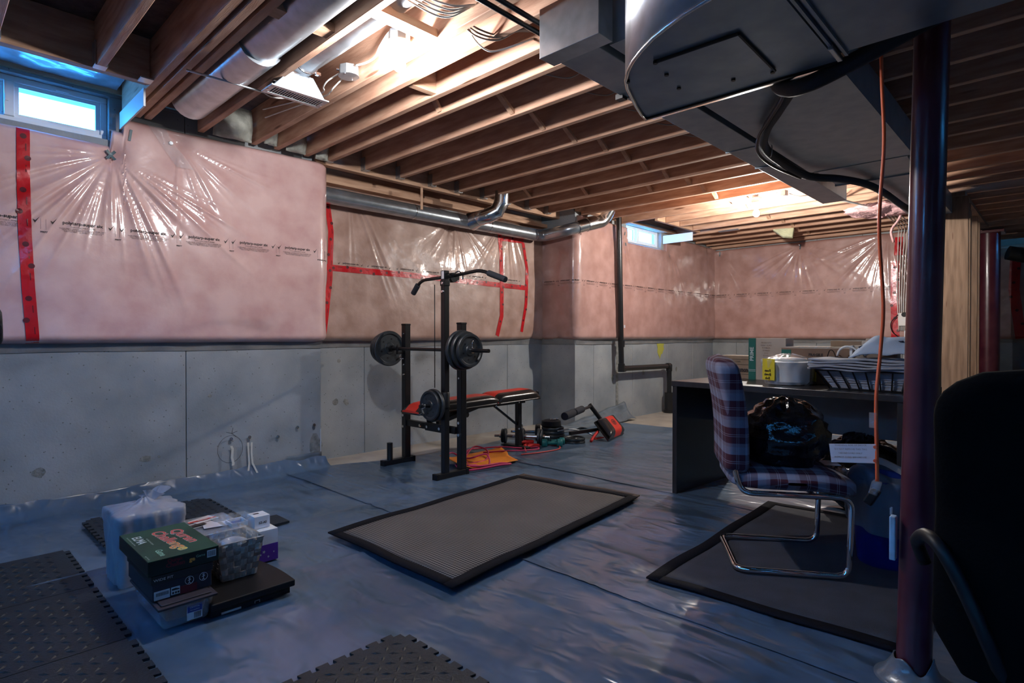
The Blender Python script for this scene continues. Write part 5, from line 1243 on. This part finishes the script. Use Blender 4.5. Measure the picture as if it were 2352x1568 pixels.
# wire tray of white cloths/paper
t=thing('wire_tray','black wire tray heaped with folded white sheets at the right of the desk','wire tray',D_(.25,-1.15,ZD),rz)
x0,x1,y0,y1=.08,.40,-1.27,-.84; 
bt=(.13,.35,-1.24,-.90); tp=(x0,x1,y0,y1)
def rect(b,z): return [D_(b[0],b[2],z),D_(b[1],b[2],z),D_(b[1],b[3],z),D_(b[0],b[3],z)]
MB().tube(rect(bt,ZD+.005),.004,6,closed=True).build('bottom_wire','black_metal',t); MB().tube(rect(tp,ZD+.105),.0045,6,closed=True).build('top_wire','black_metal',t)
for k in range(8):
    f=k/7; a=D_(bt[0],bt[2]+(bt[3]-bt[2])*f,ZD+.005); b=D_(tp[0],tp[2]+(tp[3]-tp[2])*f,ZD+.105); MB().cyl(a,b,.004,n=6).build('wire','black_metal',t)
for k in range(4):
    f=k/3; a=D_(bt[0]+(bt[1]-bt[0])*f,bt[3],ZD+.005); b=D_(tp[0]+(tp[1]-tp[0])*f,tp[3],ZD+.105); MB().cyl(a,b,.004,n=6).build('wire','black_metal',t)
for k in range(16):
    f=k/16; z=ZD+.010+.0062*k; g=.007
    b=[bt[i]+(tp[i]-bt[i])*f for i in range(4)]; j=random.uniform(-.003,.003)
    MB().box(b[0]+g+j,b[1]-g,b[2]+g,b[3]-g+j,z,z+.0052,MD).build('paper_sheet','paper',t)
for k in range(5):
    z=ZD+.112+k*.0125; j=random.uniform(-.006,.006)
    def sh(u,v,z=z,j=j,k=k): return D_(x0-.03+.36*u+j, y0-.02+(y1+.045-y0)*v+j, z+.004*math.sin(v*9+k)+.003*noise.noise((u*4,v*8,k)))
    MB().grid(sh,10,24).build('folded_sheet','paper',t,smooth=True,solid=.0105)
# towel
t=thing('folded_towel','pale blue-white folded towel with a navy hem heaped on the wire tray','towel',D_(.22,-1.3,ZD+.17),rz)
def tw(u,v):
    y=-1.00-.27*u; x=.10+.26*v; h=.12*math.sin(min(1,u*1.7+.12)*PI*.62)*math.sin(.25+v*2.5)+.012*noise.noise((u*4,v*4,2)); return D_(x,y,ZD+.168+max(0,h))
MB().grid(tw,30,20).build('cloth','towel',t,smooth=True,solid=.006)
MB().tube([tuple(Vector(tw(.10+.75*k/20,.32+.10*math.sin(k/20*PI)))+Vector((-.012,0,.004-.03*math.sin(k/20*PI)))) for k in range(21)],.005,6).build('navy_hem','navy',t,smooth=True)
# white bin / tray with handle standing in tray
t=thing('serving_tray','white wooden tray with a cut-out handle leaning among the boxes','tray',D_(.48,-1.0,ZD),rz)
MB().box(.405,.420,-1.16,-.93,ZD+.16,ZD+.235,MD).box(.405,.420,-1.12,-1.085,ZD+.235,ZD+.262,MD).box(.405,.420,-1.005,-.97,ZD+.235,ZD+.262,MD).box(.405,.420,-1.10,-.99,ZD+.255,ZD+.275,MD).build('tray_end','card_pale',t,bev=.006)
MB().box(.385,.55,-.93,-.915,ZD+.0,ZD+.235,MD).build('tray_side','white',t,bev=.002)
MB().box(.405,.415,-1.15,-.93,ZD+.0,ZD+.20,MD).build('tray_panel','card_pale',t,bev=.002)
tag(MB().tube([D_(.36,-.86-.055+.055*math.cos(a),ZD+.175+.055*math.sin(a)) for a in [k*PI/12 for k in range(13)]],.006,6).build('hoop_handle','white',None,smooth=True),'pale curved hoop handle rising behind the tray sheets','handle')
tag(MB().tube(bez([D_(.37,-.80,ZD+.16),D_(.37,-.815,ZD+.205),D_(.37,-.835,ZD+.20),D_(.37,-.85,ZD+.16)],4),.0025,5).build('thin_wire','black_plastic',None,smooth=True),'thin dark wire loop between the bowls and the tray','cable')

# ---------------- plaid cantilever chair ----------------
F_ang = math.atan2(-.848,.53)   # facing direction
ch = thing('cantilever_chair','plaid upholstered chair on a chrome cantilever tube frame','chair',(2.76,.96,0),F_ang)
MC = Matrix.Translation((2.735,.945,0)) @ Matrix.Rotation(F_ang,4,'Z')   # local x forward, y left (far side is +y)
def K(x,y,z): return tuple(MC @ Vector((x,y,z)))
hw=.215
P=[K(-.215,-hw+.015,.44),K(-.19,-hw,.365),K(.235,-hw,.365),K(.225,-hw,.038),K(-.215,-hw,.038),K(-.215,hw,.038),K(.225,hw,.038),K(.235,hw,.365),K(-.19,hw,.365),K(-.215,hw-.015,.44)]
MB().tube(fillet([K(-.235,-hw+.04,.62)]+P+[K(-.235,hw-.04,.62)],.055,7),.0125,12).build('tube_frame','chrome',ch,smooth=True)
MB().cyl(K(.10,-hw,.36),K(.10,hw,.36),.010,n=10).build('cross_tube','chrome',ch,smooth='auto')
def soft(fn,nu,nv,name,uvs):
    inv=MC.inverted()
    mb=MB(); mb.grid(fn,nu,nv); o=mb.build(name,'plaid',ch,smooth=True)
    uvl=o.data.uv_layers.new(name='UVMap')
    for p in o.data.polygons:
        for li,vi in zip(p.loop_indices,p.vertices):
            q_=inv @ (WM[ch.name] @ o.data.vertices[vi].co); uvl.data[li].uv=uvs(q_)
    return o
def sq(a,p=.42):
    c,s_=math.cos(a),math.sin(a); return math.copysign(abs(c)**p,c), math.copysign(abs(s_)**p,s_)
def seatf(u,v):   # u around the section (thickness x depth), v across the width
    a=2*PI*u; c,s_=sq(a); e=math.sqrt(max(0.02,1-(2*v-1)**8)); x=.02+.255*c*e; 
    return K(x,(v-.5)*.49, .418+.042*s_*e - (.03*max(0,x-.14)/.13))
soft(seatf,48,16,'seat',lambda q:(q.y+q.z*.9+1,q.x*1.0+1))
def backf(u,v):
    a=2*PI*u; c,s_=sq(a); # v along height
    h=v; e=1 if h<.86 else math.sqrt(max(0,1-((h-.86)/.14)**2)); e0=1 if h>.08 else math.sqrt(max(0.05,1-((.08-h)/.08)**2)); e*=e0
    z=.425+.525*h; x=-.205-.055*h+.02*math.sin(h*PI); return K(x-.055*c*e, .215*s_*min(1,e*1.05+.02) if s_ else 0, z)
soft(backf,48,26,'backrest',lambda q:(q.y*1.0+q.x*.9+1.03,q.z))
tag(MB().box(.20,.27,.02,.12,.448,.451,MC).build('paper_tag','label_white',None),'white paper tag hanging off the front of the plaid seat','tag')
# black bag on the chair
def bag(name,label,c,r,seed,flat=.0,cat='bag',m='bag_black',knot_=True,n=60):
    def f(u,v):
        th=2*PI*u; ph=PI*v; rr=1+.13*noise.noise((math.cos(th)*1.8*math.sin(ph),math.sin(th)*1.8*math.sin(ph),math.cos(ph)*1.8+seed))
        crease=abs(noise.noise((th*.9,ph*3.5,seed*3))); rr-=.10*(1-crease*3) if crease<.33 else 0
        rr+=.05*abs(math.sin(th*6+3*noise.noise((math.cos(th),math.sin(th),ph+seed))))*max(0,1-ph/1.5)-.04*abs(math.sin(ph*7+th*2))*.5
        z=c[2]+r[2]*rr*math.cos(ph); z=max(z,flat)
        return (c[0]+r[0]*rr*math.cos(th)*math.sin(ph),c[1]+r[1]*rr*math.sin(th)*math.sin(ph),z)
    return tag(MB().grid(f,n,n//2).build(name,m,None,smooth=True),label,cat)
b0_=MC @ Vector((.035,.03,.62))
bag('garbage_bag','full shiny black garbage bag sitting on the plaid chair',(b0_.x,b0_.y,.565),(.205,.19,.185),5,.461)
bag('garbage_bag','shiny black garbage bag on the floor under the desk',(3.86,.84,.22),(.26,.27,.24),9,.02)
bag('garbage_bag','second black garbage bag under the desk, behind the column',(3.85,.38,.20),(.22,.2,.22),19,.02)
# blue bin with liner
t=thing('waste_bin','blue waste bin with a grey-blue liner bag spilling over, behind the column','waste bin',(3.02,.58,0))
MB().lathe([(.105,.02),(.11,.03),(.14,.40),(.146,.405),(.138,.40),(.105,.04)],Matrix.Translation((3.02,.58,0)),28).build('bin_body','bin_blue',t,smooth='auto')
def ln(u,v):
    th=2*PI*u; h=v; r=.150+.008*math.sin(th*9)+.012*noise.noise((math.cos(th)*3,math.sin(th)*3,v*3)); z=.415-.22*(h-.35)/.65 if h>.35 else .415+.03*math.sin(h/.35*PI)+.02*math.sin(th*3)
    if h<.35: r=.115+.035*h/.35
    z -= .06*max(0,math.sin(th*2+1))*max(0,h-.6)
    return (3.02+r*math.cos(th),.58+r*math.sin(th),z)
MB().grid(ln,60,16).build('liner_bag','liner',t,smooth=True)
# ---------------- steel column, cord ----------------
t=thing('support_column','dark red painted steel column in the right foreground','column',(2.035,.315,0))
MB().cyl((2.056,.322,.012),(2.093,.284,2.34),.0445,n=40).build('post','steel_red',t,smooth='auto')
MB().box(2.013,2.173,.204,.364,2.34,2.352).build('top_plate','steel_red',t,bev=.002); MB().box(1.986,2.126,.252,.392,.006,.014).build('base_plate','steel_red',t,bev=.002)
tag(bx(2.00,2.19,-3.0,.44,2.352,2.395).build('flange_beam','steel_red',None),'dark steel beam carried by the column under the joists','beam')
tag(MB().grid(lambda u,v:(2.056+(.050+.05*(1-v)**2)*math.cos(2*PI*u),.322+(.050+.05*(1-v)**2)*math.sin(2*PI*u),.012+.06*v*(1+.6*noise.noise((u*6,v,2)))),48,10).build('sheet_collar','tarp_edge',None,smooth=True,solid=.003),'grey sheeting gathered up around the foot of the column','plastic sheet')
cpts=[(2.55,.52,2.39),(2.55,.51,2.0),(2.54,.50,1.75),(2.545,.515,1.45),(2.545,.50,1.15),(2.53,.505,.98),(2.48,.508,.80),(2.455,.50,.60),(2.45,.497,.50)]
t=thing('extension_cord','orange extension cord hanging down beside the column','cord',(2.5,.5,1.4))
MB().tube(bez(cpts,8),.0065,8).build('cord','cord',t,smooth=True)
MB().box(-.018,.018,-.014,.014,-.05,0,Matrix.Translation((2.45,.497,.50)) @ Matrix.Rotation(.25,4,'X')).build('plug_collar','clear',t,bev=.004)
MB().box(-.018,.018,-.016,.016,-.09,-.03,Matrix.Translation((2.46,.487,.49)) @ Matrix.Rotation(.5,4,'X')).build('plug','black_plastic',t,bev=.005)
for o in (-.007,.007): bx(2.46+o-.001,2.46+o+.001,.452,.458,.385,.41).build('prong','tin',t)
MX=Matrix.Translation((2.455,.51,.66)); MB().box(-.003,.003,-.012,.012,-.028,.028,Matrix.Translation((2.465,.515,.72))).build('clear_tag','clear',t)
MB().box(-.001,.001,0,.155,-.035,.035,Matrix.Translation((2.452,.50,.600)) @ Matrix.Rotation(-.12,4,'X')).build('care_label','label_white',t)
m=MB()
for k,s_ in enumerate(('WARNING: RISK OF SHOCK','DO NOT REMOVE THIS TAG','USE INDOORS ONLY','INSPECT CORD BEFORE USE')): put_text(m,s_,.0085,(2.4505,.585,.620-.015*k),(0,-1,.12),(0,.12,1),1)
m.build('label_lettering','card_dark',t)
for z in (.625,.575): MB().cyl((2.440,.503,z),(2.4505,.503,z),.006,n=10).build('red_dot','orange_tag',t)
tag(bx(2.015,2.045,.362,.378,.365,.495).build('white_strip','plastic_bluelit',None,bev=.003),'narrow pale blue-lit strip standing against the back of the column','strip')  # white strip, the blue light on it put into its colour
# second column, studs at right
t=thing('support_column','distant red steel column beyond the stud wall at right','column',(9.6,.73,0))
MB().cyl((9.6,.72,.0),(9.6,.72,2.34),.11,n=28).build('post','steel_red',t,smooth='auto'); MB().box(9.45,9.75,.57,.87,2.34,2.38).build('top_plate','steel_red',t)
MB().cyl((9.75,.55,2.1),(10.2,-.6,1.75),.09,n=16).build('x','black_metal',None,smooth='auto'); o=bpy.data.objects['x']; o.name='round_flue'; tag(o,'black slanted flue pipe beyond the distant column','pipe')
ws=thing('trim_1',None,None,kind='structure')
for x,y0,y1 in ((6.93,.675,.875),(7.35,.70,.86),(7.78,.735,.875),(8.2,.72,.86),(8.68,.74,.865)):
    bx(x,x+.04,y0,y1,.04,2.36).build('stud','stud',ws,bev=.002)
bx(6.90,9.2,.70,.88,.0,.04).build('bottom_plate','stud',ws); bx(6.90,9.2,.70,.88,2.36,2.398).build('top_plate','stud',ws)
# wooden brace and base seen right of the column foot
tag(bx(2.55,2.60,.20,.26,.012,.70).build('wooden_post','stud',None,bev=.003),'narrow wooden post seen just right of the column','post')
tag(bx(2.28,2.46,.10,.20,.012,.13).build('wood_block','card',None,bev=.004),'wood offcut on the floor behind the black office chair','wood')
# ---------------- black office chair in the foreground ----------------
oc=thing('office_chair','black high-backed office chair with a looped armrest in the right foreground','chair',(1.38,.0,0),.0)
MO=Matrix.Translation((1.385,-.04,0))  # local y = width
def O_(x,y,z): return tuple(MO @ Vector((x,y,z)))
def obk(u,v):
    a=2*PI*u; c,s_=sq(a,.5); h=v; e=1 if h<.80 else max(0,1-((h-.80)/.2)**2.6)**.4; e0=1 if h>.12 else .8+.2*h/.12
    return O_(-.05*c*(.4+.6*e)+.05*(1-abs(2*h-1)), .228*s_*e*e0, .40+.582*h)
MB().grid(obk,48,30).build('backrest','office_black',oc,smooth=True)
def ost(u,v):
    a=2*PI*u; c,s_=sq(a,.5); e=math.sqrt(max(0.03,1-(2*v-1)**8)); return O_(.27+.22*c*e,(v-.5)*.44,.42+.045*s_*e)
MB().grid(ost,40,14).build('seat','office_black',oc,smooth=True)
for s_,nm in ((1,'left'),(-1,'right')):
    P=[(.14,.26,.54),(.122,.27,.583),(.068,.26,.61),(.023,.24,.632),(-.018,.21,.62),(-.03,.175,.558),(-.04,.14,.478),(-.03,.11,.395)]
    m=MB(); m.tube(bez([O_(a,s_*b,c) for a,b,c in P],6),.013,10); m.build('armrest','black_plastic',oc,smooth=True)
MB().cyl(O_(.28,0,.12),O_(.28,0,.39),.028,n=16).build('gas_lift','black_metal',oc,smooth='auto')
for k in range(5):
    a=k*2*PI/5+.4; p=(.28+.26*math.cos(a),.26*math.sin(a)); MB().tube([O_(.28,0,.12),O_(p[0],p[1],.075)],.022,8,rs=[.028,.016]).build('base_spoke','black_plastic',oc,smooth=True)
    MB().cyl(O_(p[0]-.01,p[1],.037),O_(p[0]+.015,p[1],.037),.026,n=16).build('caster','black_plastic',oc,smooth='auto')
tag(bag('blue_bag','dark blue bag on the floor beyond the black office chair',(1.95,.05,.14),(.13,.12,.14),29,.02,m='bin_blue'),'dark blue bag on the floor beyond the black office chair','bag')
# foam-gripped handlebar entering at the left edge
t=thing('exercise_handlebar','black foam-gripped handlebar of a machine poking in at the left edge','exercise machine',(-.3,1.0,0))
MB().cyl((-.35,1.03,1.03),(.06,1.005,1.043),.017,n=14).build('bar','black_metal',t,smooth='auto'); MB().cyl((-.20,1.02,1.035),(.085,1.003,1.043),.0245,n=24).build('foam_grip','foam_grip',t,smooth='auto',bev=.006)
MB().tube([(-.35,1.03,.03),(-.35,1.03,1.03)],.03,10).build('mast','black_metal',t,smooth='auto'); MB().box(-.60,-.10,1.00,1.06,.0,.05).build('base_bar','black_metal',t,bev=.005)
